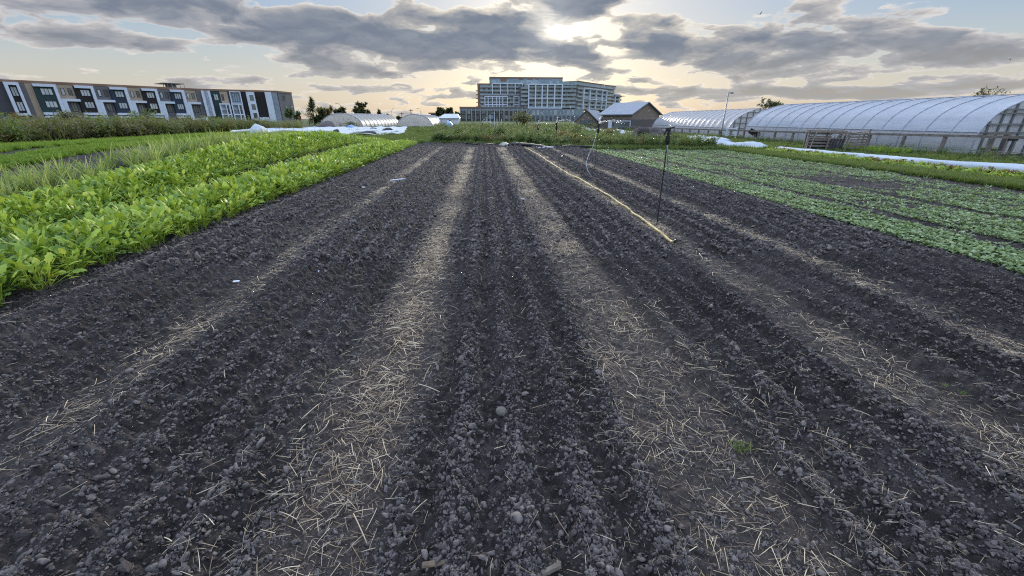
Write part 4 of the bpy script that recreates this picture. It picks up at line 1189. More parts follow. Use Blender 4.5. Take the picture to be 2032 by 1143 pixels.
# white shed and flat roofed hut on the left
s0, s1 = z70(871, 240, 92), z70(910, 240, 92)
t = thing('shed', (s0[0], s0[1], 0), 'small white shed with a pale metal roof left of the podium', 'shed')
L_ = s1[0] - s0[0]
m = MB().box(.1, L_ - .1, .1, 5, 0, 1.5); m.build('wall', M_WHITE, t)
m = MB().add([(-.2, -.2, 1.5), (L_ + .2, -.2, 1.5), (L_ + .2, 5.2, 1.5), (-.2, 5.2, 1.5), (1.0, 2.2, 2.35), (L_ - .2, 2.2, 2.35)], [(3, 2, 1, 0), (0, 1, 5, 4), (1, 2, 5), (2, 3, 4, 5), (3, 0, 4)]); m.build('roof', corrugated('pale_metal_roof', (.5, .56, .6)), t)
m = MB().box(L_ * .42, L_ * .6, .05, .1, 0, 1.2); m.build('door', B_BROWN, t)
h0 = z70(853, 230, 190)
t = thing('hut', (h0[0], h0[1], 0), 'far flat roofed hut on the skyline above the right white tunnel', 'hut')
m = MB().box(.4, 3.4, 0, 4, 0, z70(853, 226, 190)[2]); m.build('wall', B_GREY, t)
zt = z70(853, 226, 190)[2]; m = MB().box(-.5, 4.0, -.4, 4.4, zt, zt + .5); m.build('roof', B_BROWN, t)

# ================================================================== PLASTIC TUNNELS
def film(name, col, through=.12, rough=.3, tl=.35):
    m, n = new_mat(name)
    p = worldco(n)
    a = n.noise(p, 1.6, 5.0, .6); s_ = n.node('ShaderNodeMapping'); n.put(s_.inputs[0], p); s_.inputs['Scale'].default_value = (.5, .9, 6)
    st = n.noise(s_.outputs[0], 1.0, 4.0, .6)
    c = n.mix(n.rng(n.add(n.mul(a, .5), n.mul(st, .5)), .35, .65), tuple(q * .86 for q in col), col)
    b = bump(n, n.add(st, n.mul(a, .4)), .35, .06)
    pr = principled(n, c, rough, 0, b, .55)
    t = n.node('ShaderNodeBsdfTranslucent'); n.put(t.inputs[0], c)
    m1 = n.node('ShaderNodeMixShader'); m1.inputs[0].default_value = tl; n.nt.links.new(pr, m1.inputs[1]); n.nt.links.new(t.outputs[0], m1.inputs[2])
    tr = n.node('ShaderNodeBsdfTransparent'); m2 = n.node('ShaderNodeMixShader'); m2.inputs[0].default_value = through
    n.nt.links.new(m1.outputs[0], m2.inputs[1]); n.nt.links.new(tr.outputs[0], m2.inputs[2])
    finish(n, m2.outputs[0]); return m
F_ROOF = film('greenhouse_film', (.56, .61, .70), .08)
F_SIDE = film('clear_side_film', (.62, .63, .67), .14)
F_WHITE = film('white_film', (.80, .77, .73), .02, .4, .62)
F_COVER = film('fleece_cover', (.66, .74, .84), .0, .7, .3)
M_RIB = simple('tunnel_rib', (.36, .38, .44), .5, .15, 3.0, .3)

def tunnel(name, A, B, prof, nr, label, roof, side, z0=0.0, split=2, ribr=.021, group=None, ends=True):
    """arched tunnel: A and B are the near and far bottom corners of its left wall; prof lists (across, up) from left foot to ridge"""
    A, B = np.array(A[:2], float), np.array(B[:2], float)
    L = np.linalg.norm(B - A); u = (B - A) / L; v = np.array([u[1], -u[0]])
    t = thing(name, (A[0], A[1], z0), label, 'tunnel', group)
    half = prof[-1][0]
    pr = list(prof) + [(2 * half - a, h) for a, h in prof[-2::-1]]
    def P(s, a, z): q = u * s + v * a; return (q[0], q[1], z)
    # smooth profile
    q = np.array(pr); tt = np.linspace(0, len(q) - 1, (len(q) - 1) * 4 + 1)
    def cr(i, f):
        p0, p1, p2, p3 = q[max(i - 1, 0)], q[i], q[min(i + 1, len(q) - 1)], q[min(i + 2, len(q) - 1)]
        return .5 * ((2 * p1) + (p2 - p0) * f + (2 * p0 - 5 * p1 + 4 * p2 - p3) * f * f + (3 * p1 - p0 - 3 * p2 + p3) * f ** 3)
    sm = np.array([cr(min(int(x), len(q) - 2), x - min(int(x), len(q) - 2)) for x in tt])
    ns = nr * 3 + 1
    ss = np.linspace(0, L, ns)
    def shell(i0, i1, nm, mat, sag):
        m = MB(); V, F = [], []
        k = i1 - i0 + 1
        for j, s in enumerate(ss):
            f = (s / (L / nr)) % 1.0; dip = sag * math.sin(pi * f)
            for i in range(i0, i1 + 1):
                a, h = sm[i]; c = np.array([half, h * .2]); dd = np.array([a, h]) - c
                a2, h2 = (c + dd * (1 - dip / max(np.linalg.norm(dd), .1)))
                V.append(P(s, a2, h2))
        F = [(j * k + i, j * k + i + 1, (j + 1) * k + i + 1, (j + 1) * k + i) for j in range(ns - 1) for i in range(k - 1)]
        m.add(V, F); return m.build(nm, mat, t, True)
    n_ = len(sm); sp = split * 4
    shell(sp, n_ - 1 - sp, 'roof_film', roof, .025)
    if sp: shell(0, sp, 'side_film', side, .02); shell(n_ - 1 - sp, n_ - 1, 'side_film', side, .02)
    for j in range(nr + 1):
        s = L * j / nr
        m = MB().tube([P(s, a + (.012 if a > half else -.012) * (abs(a - half) > .3), h + .014) for a, h in sm[::2]], ribr * (1.5 if j in (0, nr) else 1), 5); m.build('rib', M_RIB, t)
    m = MB()
    for i in ({0, sp, n_ // 2, n_ - 1 - sp} if sp else {n_ // 2}): m.tube([P(-.02, *(sm[i] + [0, .03])), P(L, *(sm[i] + [0, .03]))], .02, 5)
    m.build('purlins', M_RIB, t)
    return t, P, sm, half, L, n_
def endwall(t, P, sm, half, s, film_, opening=None, studs=(), bars=(), name='end_wall'):
    top = lambda a: float(np.interp(a, sm[:, 0], sm[:, 1])) if np.all(np.diff(sm[:, 0]) >= 0) else float(np.interp(a, np.maximum.accumulate(sm[:, 0]), sm[:, 1]))
    m = MB(); edges = sorted(set(list(np.linspace(0.02, 2 * half - .02, 25)) + ([opening[0], opening[1]] if opening else [])))
    for a, b in zip(edges[:-1], edges[1:]):
        z0 = opening[2] if opening and opening[0] - 1e-6 <= a and b <= opening[1] + 1e-6 else 0
        if top((a + b) / 2) > z0: m.quad(P(s, a, z0), P(s, b, z0), P(s, b, max(z0, top(b))), P(s, a, max(z0, top(a))))
    e = m.build(name, film_, t)
    m = MB()
    for a in studs: m.bar(P(s - .03, a, 0), P(s - .03, a, top(a)), .07)
    for z in bars:
        aa = [a for a in np.linspace(0, 2 * half, 120) if top(a) >= z]
        if aa: m.bar(P(s - .06, aa[0], z), P(s - .06, aa[-1], z), .06)
    if m.n: m.build('frame', M_STEEL, e)
    return e
PROF = [(0, 0), (-.02, .42), (.02, .84), (.30, 1.30), (.68, 1.66), (1.40, 2.02), (2.35, 2.28), (3.3, 2.38)]
t, P_, sm, half, L_, n_ = tunnel('greenhouse_tunnel', (20.68, 16.9), (20.05, 32.2), PROF, 14, 'nearer and larger of the two big plastic tunnels behind the wooden fence', F_ROOF, F_SIDE)
endwall(t, P_, sm, half, 0.0, F_SIDE, (.35, 1.25, .85), (.3, .82, 1.3, 1.9, 2.5, 3.3, 4.2, 5.2, 6.0), (.86, 1.18, 1.6, 1.75))
endwall(t, P_, sm, half, L_, F_SIDE, None, (1.5, 3.3, 5.1), (1.2,))
m = MB().bar(P_(-.1, 1.35, 0), P_(-.1, 1.35, .8), .12); m.box(0, 0.01, 0, .01, 0, .01); m.bar(P_(-.1, .3, .03), P_(-.1, 1.3, .03), .08); m.bar(P_(-.1, .3, .82), P_(-.1, 1.4, .82), .08); m.build('door_frame', M_DARKW, t)
PROF2 = [(0, 0), (.03, .3), (.10, .62), (.48, 1.25), (1.05, 1.68), (1.75, 2.0), (2.45, 2.2)]
t, P_, sm, half, L_, n_ = tunnel('greenhouse_tunnel', (21.4, 37), (22.9, 58), PROF2, 18, 'farther of the two big plastic tunnels, beside the lamp post', F_SIDE, F_SIDE, ribr=.012)
endwall(t, P_, sm, half, 0.0, F_SIDE, (1.6, 3.3, 1.0), (.5, 1.0, 1.5, 2.0, 2.5, 3.0, 3.5, 4.0, 4.5), (.62, 1.05, 1.5, 1.9))
endwall(t, P_, sm, half, L_, F_SIDE)
def arch(h, w2): return [(w2 * (1 - cos(a)), h * sin(a)) for a in np.linspace(0, pi / 2, 6)]
for (pf, pb, Yf, Yb, w2, h, nr, lab) in (((637, 250), (731, 247), 76, 100, 3.55, 2.15, 11, 'white plastic tunnel with folded end sheet, left of the pair'),
                                        ((788, 252), (829, 249), 74, 96, 2.95, 1.98, 9, 'white plastic tunnel with plain end, right of the pair')):
    a, b = atY(*pf, Yf), atY(*pb, Yb)
    t, P_, sm, half, L_, n_ = tunnel('white_tunnel', a, b, arch(h, w2), nr, lab, F_WHITE, F_WHITE, z0=zf(a[0], a[1]) - .02, split=0, ribr=.035)
    e = endwall(t, P_, sm, half, -.01, F_WHITE, None, (), ())
    if pf[0] < 700:
        m = MB()
        for k in range(9):
            an = pi * (k + .7) / 10; r_ = .93
            m.tube([P_(-.04, half - .1, .06), P_(-.06, half - .1 - cos(an) * w2 * r_ * .5, .06 + sin(an) * h * r_ * .5), P_(-.04, half - cos(an) * w2 * r_, sin(an) * h * r_)], [.05, .025, .008], 5)
        m.build('folds', F_WHITE, e)
        m = MB().bar(P_(-.15, half - .15, 0), P_(-.15, half - .25, .75), .05); m.build('stake', M_STEEL, t)
    endwall(t, P_, sm, half, L_ + .01, F_WHITE)

# ================================================================== FENCE AND LAMP POSTS
FP = np.array([(20.5, 8.2, .80), (20.1, 16.4, .735), (19.5, 25, .63), (19.45, 31, .57), (19.5, 48, .43), (19.7, 82, .36)])
def fence_pt(y): return np.array([np.interp(y, FP[:, 1], FP[:, 0]), y, np.interp(y, FP[:, 1], FP[:, 2])])
t = thing('wooden_fence', (19.6, 30, 0), 'long weathered post and rail fence along the two big tunnels', 'fence')
OFF = np.array([19.6, 30, 0])
m = MB()
for a, b in zip(FP[:-1], FP[1:]): m.bar(a - OFF, b - OFF, .06, .10)
m.build('top_rail', M_DARKW, t)
m = MB()
for a, b in zip(FP[:-1], FP[1:]): m.tube([a * [1, 1, .28] - OFF, b * [1, 1, .28] - OFF], .012, 5)
m.build('wire', M_STEEL, t)
y = 9.0; k = 0
while y < 80:
    p = fence_pt(y) - OFF
    m = MB().bar((p[0] + .03, p[1], -.06), (p[0] + random.uniform(-.02, .06), p[1] + random.uniform(-.02, .02), p[2] - .051), .11, .11, (0, 1, 0)); m.build('post', M_DARKW, t, bevel=.008)
    y += 1.72; k += 1

def lamp(px, pyt, base, label, arm_px, r0=.06, grp=None, curved=False):
    x, y = base
    top = atY(px, pyt, y)
    t = thing('street_lamp', (x, y, 0), label, 'street lamp', grp)
    h = top[2]
    m = MB().tube([(0, 0, 0), (0, 0, .5), (0, 0, h)], [r0 * 1.25, r0, r0 * .7], 8); m.build('pole', M_STEEL, t, True)
    e = atY(arm_px[0], arm_px[1], y)
    dx, dz = e[0] - top[0], e[2]
    if curved: m = MB().tube([(0, 0, h - .05), (dx * .35, 0, h + (dz - h) * .7), (dx * .75, 0, dz), (dx, 0, dz)], [r0 * .6, r0 * .5, r0 * .5, r0 * .4], 6)
    else: m = MB().bar((0, 0, h - .02), (dx * .75, 0, h), r0 * 1.1)
    m.build('arm', M_STEEL, t)
    m = MB().box(min(dx * .7, dx * 1.15), max(dx * .7, dx * 1.15), -r0 * 1.6, r0 * 1.6, (dz if curved else h) - .07, (dz if curved else h) + .03); m.build('lamp_head', M_STEEL, t, bevel=.01)
bx = atY(1432, 268, 34.6); top_ = atY(1446, 184, 34.6)
lamp(1446, 184, (top_[0], 34.6), 'tall slim street lamp with a short flat arm between the two big tunnels', (1454, 183))
for px, pyt, arm, Yd, lab in ((676.5, 210, (667, 205), 125, 'curved arm street lamp above the left white tunnel'), (777, 220, (781.5, 215), 150, 'far street lamp with its arm to the right, between the white tunnels'), (835, 219, (828, 215), 140, 'far street lamp with its arm to the left, above the right white tunnel')):
    p = atY(px, pyt, Yd); lamp(px, pyt, (p[0], Yd), lab, arm, .12, None, True)
for px, pyt, lab in ((797, 223, 'short utility pole left of the right white tunnel'), (815, 217, 'thin utility pole behind the top of the right white tunnel')):
    p = atY(px, pyt, 145); t = thing('utility_pole', (p[0], 145, 0), lab, 'pole')
    MB().tube([(0, 0, 0), (0, 0, p[2])], .12, 6).build('pole', M_BARK, t); MB().box(-.7, .7, -.08, .08, p[2] - .45, p[2] - .3).build('crossarm', M_BARK, t)

# ================================================================== WHITE ROW COVERS
def cover(name, pts, w_, h, label, lumps=.5, seg=.12, mat=None, cat='row cover'):
    pts = [np.array(p, float) for p in pts]
    d = [0]
    for a, b in zip(pts[:-1], pts[1:]): d.append(d[-1] + np.linalg.norm(b - a))
    s = np.arange(0, d[-1], seg); V = []; k = 15
    off = pts[0]
    for q in s:
        x, y = [np.interp(q, d, [p[i] for p in pts]) for i in (0, 1)]
        x2, y2 = [np.interp(q + .05, d, [p[i] for p in pts]) for i in (0, 1)]; x1, y1 = [np.interp(q - .05, d, [p[i] for p in pts]) for i in (0, 1)]
        n_ = np.array([y2 - y1, -(x2 - x1)]); n_ /= np.linalg.norm(n_) + 1e-9
        fe = min(1, q / .5, (d[-1] - q) / .5) ** .5
        for i in range(k):
            a = pi * i / (k - 1)
            nz = float(fbm(np.array(q * 1.1), np.array(i * .35 + off[0]), 4, 17)); n2 = float(vnoise(np.array(q * .75), np.array(off[1]), 9)); n3 = float(fbm(np.array(q * 5.), np.array(i * 1.1), 2, 4)) - .37
            hh = h * (1 - lumps + lumps * 1.7 * n2) * fe; ww = w_ * (.75 + .5 * nz)
            o2 = n_ * (-cos(a) * ww * .5)
            V.append((x + o2[0] - off[0], y + o2[1] - off[1], (sin(a) ** .8 * hh * (.72 + .6 * nz) + n3 * .05 * h / .3) if 0 < i < k - 1 else -.03))
    F = [(j * k + i, j * k + i + 1, (j + 1) * k + i + 1, (j + 1) * k + i) for j in range(len(s) - 1) for i in range(k - 1)]
    o = link(name, mesh(name, V, F, mat or F_COVER, True), None, (off[0], off[1], zf(off[0], off[1])))
    return tag(o, label, cat)
cover('row_cover', [(14.55, 20.6), (14.7, 18.5), (15.05, 14.2), (15.8, 11.3), (16.7, 8.0)], .55, .14, 'long low white fleece strip beside the lettuces', .35)
cover('row_cover', [(13.9, 29.6), (13.2, 26.0), (12.75, 22.4), (13.6, 19.9)], 1.25, .42, 'bulging white fleece heap between the compost heap and the fence', .5)
cover('row_cover', [(14.8, 36), (14.2, 43), (13.5, 62)], 1.1, .3, 'distant white fleece strip in front of the barns', .5, .3)
cover('white_mound', [hit(498, 266)[:2], hit(530, 266)[:2]], 1.2, .55, 'small pointed white cover heap at the left end of the white sheets', .2)
def sheet():
    nx, ny = 90, 60
    c = [hit(*q)[:2] for q in ((450, 268), (805, 269), (806, 255.5), (560, 257))]
    V = []
    for j in range(ny):
        for i in range(nx):
            f, g = i / (nx - 1), j / (ny - 1)
            p = (c[0] * (1 - f) + c[1] * f) * (1 - g) + (c[3] * (1 - f) + c[2] * f) * g
            p = p + .35 * np.array([float(vnoise(np.array(g * 9), np.array(f), 3)) - .5, float(vnoise(np.array(f * 14), np.array(g), 4)) - .5])
            r_ = abs(math.sin(p[0] * 1.9 + .3 * math.sin(p[1] * .5)))
            V.append((p[0], p[1], zf(*p) - .02 + .16 * r_ + .15 * float(fbm(np.array(p[0] * 1.5), np.array(p[1] * .7), 4, 66)) + .1 * g))
    I = np.arange(nx * ny).reshape(ny, nx)
    F = np.stack([I[:-1, :-1], I[:-1, 1:], I[1:, 1:], I[1:, :-1]], -1).reshape(-1, 4)
    tag(link('fleece_sheet', mesh('fleece_sheet', V, F, F_COVER, True)), 'wide wrinkled white fleece sheets lying before the white tunnels', 'row cover')
sheet()
def bag(px, py, z, w_, h, label, mat, name='weight_bag', cat='bag'):
    p = hit(px, py, .2); z = p[2]; me = lump(0, ICO3, .25, 1.0, mat)
    o = link(name, me, None, (p[0], p[1], z), (0, 0, random.random())); o.scale = (w_ / 2, w_ / 3, h / 2); return tag(o, label, cat)
M_BAG = simple('dark_bag', (.05, .05, .06), .7, .3, 6)
for px, py, w_, h, lab in ((667, 263.5, .5, .4, 'dark weight bag near the left of the white sheets'), (735, 264.5, 1.1, .4, 'largest dark weight bag along the near edge of the white sheets'), (769, 259, .8, .45, 'dark weight bag near the right end of the white sheets'), (740, 256.5, .7, .35, 'small dark weight bag at the back of the white sheets')):
    bag(px, py, .72, w_, h, lab, M_BAG)
M_TARP = simple('blue_tarp', (.10, .24, .50), .4, .25, 2.5)
cover('blue_tarp', [hit(686, 257)[:2], hit(706, 257)[:2]], 1.4, .6, 'crumpled blue tarp behind the white sheets', .4, .12, M_TARP, 'tarp')
cover('blue_tarp', [atY(882, 252, 62)[:2], atY(901, 252, 62)[:2]], 1.6, 1.0, 'pale blue tarp heap beside the white shed', .3, .15, simple('pale_blue_tarp', (.25, .45, .68), .4, .25, 2.5), 'tarp')
cover('soil_bank', [hit(632, 256)[:2], hit(668, 256)[:2]], 2.0, .8, 'dark brown soil bank at the mouth of the left white tunnel', .4, .15, M_CLOD, 'soil bank')
cover('white_scrap', [atY(925, 254, 46)[:2], atY(938, 256, 44)[:2]], .5, .35, 'scrap of white fleece beside the earth track', .5, .12)

# rolled black ground fabric across the far end of the beds
M_FAB = simple('black_woven_fabric', (.014, .014, .017), .6, .3, 30)
def roll(px, z, r, label):
    P = [gnd(a, b, 0) for a, b in px]; o_ = P[0]
    m = MB().tube([p - o_ + np.array([0, 0, rr * .7]) for p, rr in zip(P, r)], r, 10)
    me = mesh('fabric_roll', np.concatenate(m.v) * [1, 1, .62] + rng.normal(size=(m.n, 3)) * .014, m.f, M_FAB, True)
    tag(link('fabric_roll', me, None, (o_[0], o_[1], soil_profile(np.array([o_[0]]), np.array([o_[1]]))[0] + .02)), label, 'ground fabric')
roll([(1008, 290), (1018, 290), (1045, 291.5), (1070, 293), (1095, 295)], 0, [.05, .17, .16, .12, .04], 'thick rolled black ground fabric at the end of the middle beds')
roll([(1105, 295), (1130, 294), (1160, 294.5), (1190, 295.5), (1218, 296)], 0, [.05, .09, .06, .08, .04], 'thin crumpled black fabric edge at the end of the right beds')
roll([(922, 289), (945, 290), (960, 289.5), (986, 289)], 0, [.03, .07, .04, .03], 'thin black fabric edge at the end of the left straw path')
P0, P1 = gnd(1068, 294, .06), gnd(1098, 292.5, .06)
tag(MB().tube([P0, (P0 + P1) / 2 + [0, 0, .03], P1], .035, 8).build('pale_pipe', M_WHITE, None, True), 'short pale pipe lying at the thin end of the black fabric', 'pipe')
cover('plastic_sheet', [gnd(996, 288, 0)[:2], gnd(1006, 290, 0)[:2]], .5, .25, 'crumpled pale plastic sheet at the end of the right straw path', .5, .06, F_WHITE, 'plastic sheet')

# ================================================================== HOSE AND SPRINKLERS
M_HOSE = simple('yellow_hose', (.48, .37, .16), .7, .35, 5, 0, .1)
hp = [(1040, 293), (1056, 299), (1070, 306), (1084, 315), (1098, 324), (1110, 332), (1128, 343), (1150, 352), (1172, 365), (1196, 378), (1222, 394), (1250, 412), (1276, 432), (1300, 449), (1320, 464), (1340, 479)]
P = [gnd(a, b, .05) for a, b in hp]
PP = []
for i in range(len(P) - 1):
    for f in (0, .25, .5, .75): 
        q = P[i] * (1 - f) + P[i + 1] * f; q[2] = soil_height(np.array([q[0]]), np.array([q[1]]), False)[0] +   .022 + .004 * math.sin(i * 2.1 + f * 3); PP.append(q)
PP.append(P[-1])
t = thing('water_hose', tuple(PP[-1]), 'long yellow water hose lying along the straw path on the right', 'hose')
MB().tube([q - PP[-1] for q in PP], .018, 9).build('tube', M_HOSE, t, True)
MB().tube([(0, 0, 0), (PP[-1] - PP[-2]) * .4], .023, 9).build('end_cap', M_BLACK, t)
M_TUBE = simple('grey_tubing', (.24, .27, .31), .4, .15, 6)
def sprinkler(base, top, headh, tube, label, jet=True, r0=.0075):
    b = np.array([base[0], base[1], soil_height(np.array([base[0]]), np.array([base[1]]), False)[0]])
    tp = np.array(top)
    t = thing('sprinkler', tuple(b), label, 'sprinkler', 'stake sprinklers along the beds')
    ax = (tp - b) / np.linalg.norm(tp - b); hb = tp - ax * headh
    MB().tube([b - b - ax * .05, hb - b], r0, 6).build('stake', M_BLACK, t)
    m = MB(); o = hb - b
    m.tube([o - ax * .02, o + ax * headh * .12, o + ax * headh * .14, o + ax * headh * .5, o + ax * headh * .52, o + ax * headh * .8, o + ax * headh * .82, o + ax * headh], np.array([.012, .02, .028, .024, .014, .014, .026, .022]) * headh / .16, 9)
    c = o + ax * headh * .9; m.bar(c + [-.04 * headh / .16, 0, .01], c + [.06 * headh / .16, 0, .03], .014); m.bar(o + ax * headh * .7 + [-.05 * headh / .16, 0, -.03], c + [-.03, 0, 0], .016)
    m.build('sprinkler_head', M_BLACK, t)
    if tube: MB().tube([np.array(q) - b for q in tube], .0075, 7).build('supply_tube', M_TUBE, t, True)
    return tp
heads = []
# nearest
b1 = gnd(1303, 450); t1 = atY(1328, 254, b1[1] + .05)
heads.append(sprinkler(b1, t1, .19, [atY(1324, 288, b1[1]), atY(1325, 320, b1[1] + .05), atY(1326, 360, b1[1] + .12), atY(1325.5, 400, b1[1] + .3), gnd(1323, 424), gnd(1316, 436, .01), gnd(1308, 441, .02)], 'nearest stake sprinkler beside the yellow hose, with a hanging grey tube'))
b2 = gnd(1179, 340); t2 = atY(1188.5, 246, b2[1])
heads.append(sprinkler(b2, t2, .22, [atY(1184, 263, b2[1]), atY(1177, 290, b2[1] - .2), atY(1168, 308, b2[1] - .6), atY(1163, 324, b2[1] - 1.2), atY(1166, 339, b2[1] - 1.6), gnd(1179, 357, .02)], 'second stake sprinkler, with a wide looping grey tube and a water jet'))
b3 = gnd(1103, 307); t3 = atY(1104.5, 243, b3[1])
heads.append(sprinkler(b3, t3, .28, [gnd(1115.5, 309, .1), gnd(1116, 315, .06), gnd(1112, 323, .02)], 'third stake sprinkler standing before the green weeds, a short tube at its foot'))
b4 = gnd(1069, 292); t4 = atY(1067.5, 246.5, b4[1])
heads.append(sprinkler(b4, t4, .28, None, 'small far sprinkler left of the third one, behind the black fabric'))
b5 = gnd(957, 276); t5 = atY(957, 244, b5[1])
heads.append(sprinkler(b5, t5, .3, None, 'farthest sprinkler on a thin stake among the pale green bushes', r0=.014))
M_WATER, nw = new_mat('water_drops')
pw = principled(nw, (.86, .90, .93), .15, 0, None, .8); tw = nw.node('ShaderNodeBsdfTranslucent'); tw.inputs[0].default_value = (.95, .95, .92, 1)
mw = nw.node('ShaderNodeMixShader'); mw.inputs[0].default_value = .6; M_WATER.node_tree.links.new(pw, mw.inputs[1]); M_WATER.node_tree.links.new(tw.outputs[0], mw.inputs[2]); finish(nw, mw.outputs[0])
DROP = [mesh('drop', ico(1)[0], ico(1)[1], M_WATER, True)]
P, S = [], []
for h_, n1, col in ((heads[1], 120, 1), (heads[2], 70, 1), (heads[3], 60, 1), (heads[4], 50, 1), (heads[0], 40, 1)):
    h_ = np.array(h_)
    for az_, up_, reach, n_ in ((.2, .55, .75, n1), (1.2, .9, .35, n1 // 3)):           # the jets, thinning as they fly
        for k in range(n_):
            f = random.random() ** 1.2; sp = .012 + .05 * f
            q = h_ + np.array([cos(az_) * f * reach, sin(az_) * f * reach * .5, .02 + up_ * f * .5 - .28 * f * f]) + rng.normal(size=3) * sp * .5
            P.append(q); S.append(random.uniform(.006, .013) * (1 - .4 * f) * (h_[1] / 11) ** .5)
for k in range(300):
    h_ = np.array(heads[random.choice([0, 1, 1, 2, 2, 3, 3, 4, 4])]); a = random.uniform(0, 6.28); r_ = 4.0 * random.random() ** .7
    q = h_ + np.array([cos(a) * r_, sin(a) * r_, random.uniform(-1.2, .8)])
    if q[1] > 3 and q[2] > .1: P.append(q); S.append(random.uniform(.004, .010) * (max(3, q[1]) / 12) ** .5)
P = np.array(P)
scatter('water_spray', 'fine white water drops thrown by the stake sprinklers', 'water drops', DROP, P, np.zeros_like(P), sc3(np.array(S)), np.zeros(len(P)))

# ================================================================== SMALL THINGS ROUND THE FIELD
def heap():
    c = gnd(1306, 289); V, F = ICO3; from_sub = ico(5)
    V, F = from_sub[0].copy(), from_sub[1]
    V = V * [1.35, 1.0, .9]; V[:, 2] = np.maximum(V[:, 2], -.05)
    n_ = fbm(V[:, 0] * 1.8 + 5, V[:, 1] * 1.8 + V[:, 2] * 1.3, 6, 12) - .45
    V = V * (1 + 1.25 * n_)[:, None]
    t = thing('compost_heap', (c[0] - .2, c[1] + .9, 0), 'dark brown compost heap left of the bulging white fleece', 'compost heap')
    link('heap', mesh('heap', V, F, M_CLOD, True), t)
    link('grass', FERN[0], t).location = (.9, -.95, 0)
heap()
shrub(1342, 287, 24.5, .9, .75, M_WEED, 'dark dead plant standing at the right end of the compost heap', 500, .07)

# slatted wooden bin in front of the fence
c = gnd(1650, 296); t = thing('wooden_bin', (c[0], c[1], 0), 'weathered slatted wooden bin of old pallets in front of the wooden fence', 'wooden bin', None, R(-32))
m = MB()
for k in range(5): m.box(-1.1, -.2, -.42, -.38, .12 + k * .14, .2 + k * .14)
m.build('front_slats', M_DARKW, t)
m = MB()
for k in range(6): m.bar((.55, -.42, .1 + k * .12), (1.15, -.42, .13 + k * .12), .04, .07)
m.build('side_pallet', M_DARKW, t)
m = MB()
for k in range(6): m.bar((-.15 + k * .12, -.3, .05), (-.05 + k * .12, -.32, .62), .07, .03)
m.build('leaning_boards', M_DARKW, t)
m = MB()
for k in range(6): m.bar((-1.2, -.45 + k * .17, .80 + k * .012), (.35, -.45 + k * .17, .80 + k * .012), .12, .025)
m.build('top_boards', M_DARKW, t)
m = MB().bar((.1, -.4, .62), (1.2, -.1, .78), .15, .03); m.bar((.2, .2, .7), (1.25, .3, .82), .15, .03); m.build('loose_boards', M_DARKW, t)
for x in (-1.15, -.3, .45, 1.18):
    for y in (-.47, .42): MB().bar((x, y, -.05), (x + .02, y, random.uniform(.82, .98)), .07, .07, (0, 1, 0)).build('post', M_DARKW, t)
MB().box(-1.08, .35, -.34, .38, 0, .5).build('dark_filling', M_BAG, t)
c = gnd(1604, 300); t = thing('leaning_stake', (c[0], c[1], 0), 'thin bare stake leaning in front of the slatted wooden bin', 'stake')
e = atY(1626, 251, c[1] + .3); MB().tube([(0, 0, -.05), tuple(e - [c[0], c[1], 0])], [.02, .015], 6).build('stick', M_DARKW, t)
# white slatted gate between the tunnels, and the propped dark panel beside it
p = fence_pt(33.0); t = thing('slatted_gate', (p[0] + .25, 33.4, 0), 'small white slatted gate standing between the two big tunnels', 'gate')
m = MB()
for k in range(5): m.box(-.42, .42, -.03, 0, .12 + k * .13, .19 + k * .13)
m.build('slats', M_WHITE, t); MB().box(-.44, -.36, 0.001, .05, 0, .78).box(.36, .44, 0.001, .05, 0, .78).build('frame', M_WHITE, t)
p = fence_pt(30.3); t = thing('propped_panel', (p[0] + .12, 30.3, 0), 'dark panel propped behind the fence right of the white gate', 'panel', None, R(-60))
MB().bar((-.35, 0, .62), (.35, .1, .22), .03, .36).build('board', M_BLACK, t); MB().bar((.1, 0, 0), (.1, .05, .36), .05).build('prop', M_STEEL, t)
# dark sign on a post by the tunnel end
p = gnd(1996, 309); t = thing('post_sign', (p[0], p[1], 0), 'small dark box sign on a thin post in front of the tunnel end', 'sign')
zt = atY(2003, 272, p[1])[2]; MB().tube([(0, 0, -.05), (.02, 0, zt - .1)], .02, 6).build('post', M_BLACK, t)
MB().box(-.17, .17, -.06, .06, zt - .14, zt + .02).build('sign_box', M_BLACK, t, bevel=.01); MB().box(-.18, .18, -.07, .07, zt + .021, zt + .045).build('cap', M_STEEL, t)
# slanted board on a post, and green water tank, left
p = hit(415, 256); Yb = float(p[1])
q = [atY(400.2, 233.9, Yb + .25), atY(411.3, 233.9, Yb + .25), atY(422.5, 244.2, Yb), atY(411.3, 245.2, Yb)]
o_ = np.array([float(q[3][0]), Yb, zf(p[0], Yb)]); t = thing('sign_board', tuple(o_), 'slanted pale green sign board on a short post at the weed bank', 'sign')
a = [x - o_ for x in q]; b = [x + np.array([.01, .05, .03]) for x in a]
MB().add(a + b, [(3, 2, 1, 0), (4, 5, 6, 7), (0, 1, 5, 4), (1, 2, 6, 5), (2, 3, 7, 6), (3, 0, 4, 7)]).build('board', simple('pale_green_paint', (.45, .60, .56), .4, .08), t)
c_ = sum(a) / 4; MB().bar((c_[0] + .05, c_[1] + .08, -.1), tuple(c_ + [.02, .05, 0]), .09).build('post', M_DARKW, t)
p = atY(398, 246, 44); t = thing('water_tank', (p[0], 44.0, zf(p[0], 44) - .05), 'green plastic tank with a white top behind the slanted sign board', 'tank')
MB().tube([(0, 0, 0), (0, 0, .1), (0, 0, 1.0), (0, 0, 1.1)], [.60, .63, .63, .58], 20).build('tank_body', simple('green_tank', (.06, .17, .15), .45, .12), t, True)
MB().tube([(0, 0, 1.101), (0, 0, 1.2), (0, 0, 1.23)], [.60, .60, .3], 20).build('lid', M_WHITE, t, True)
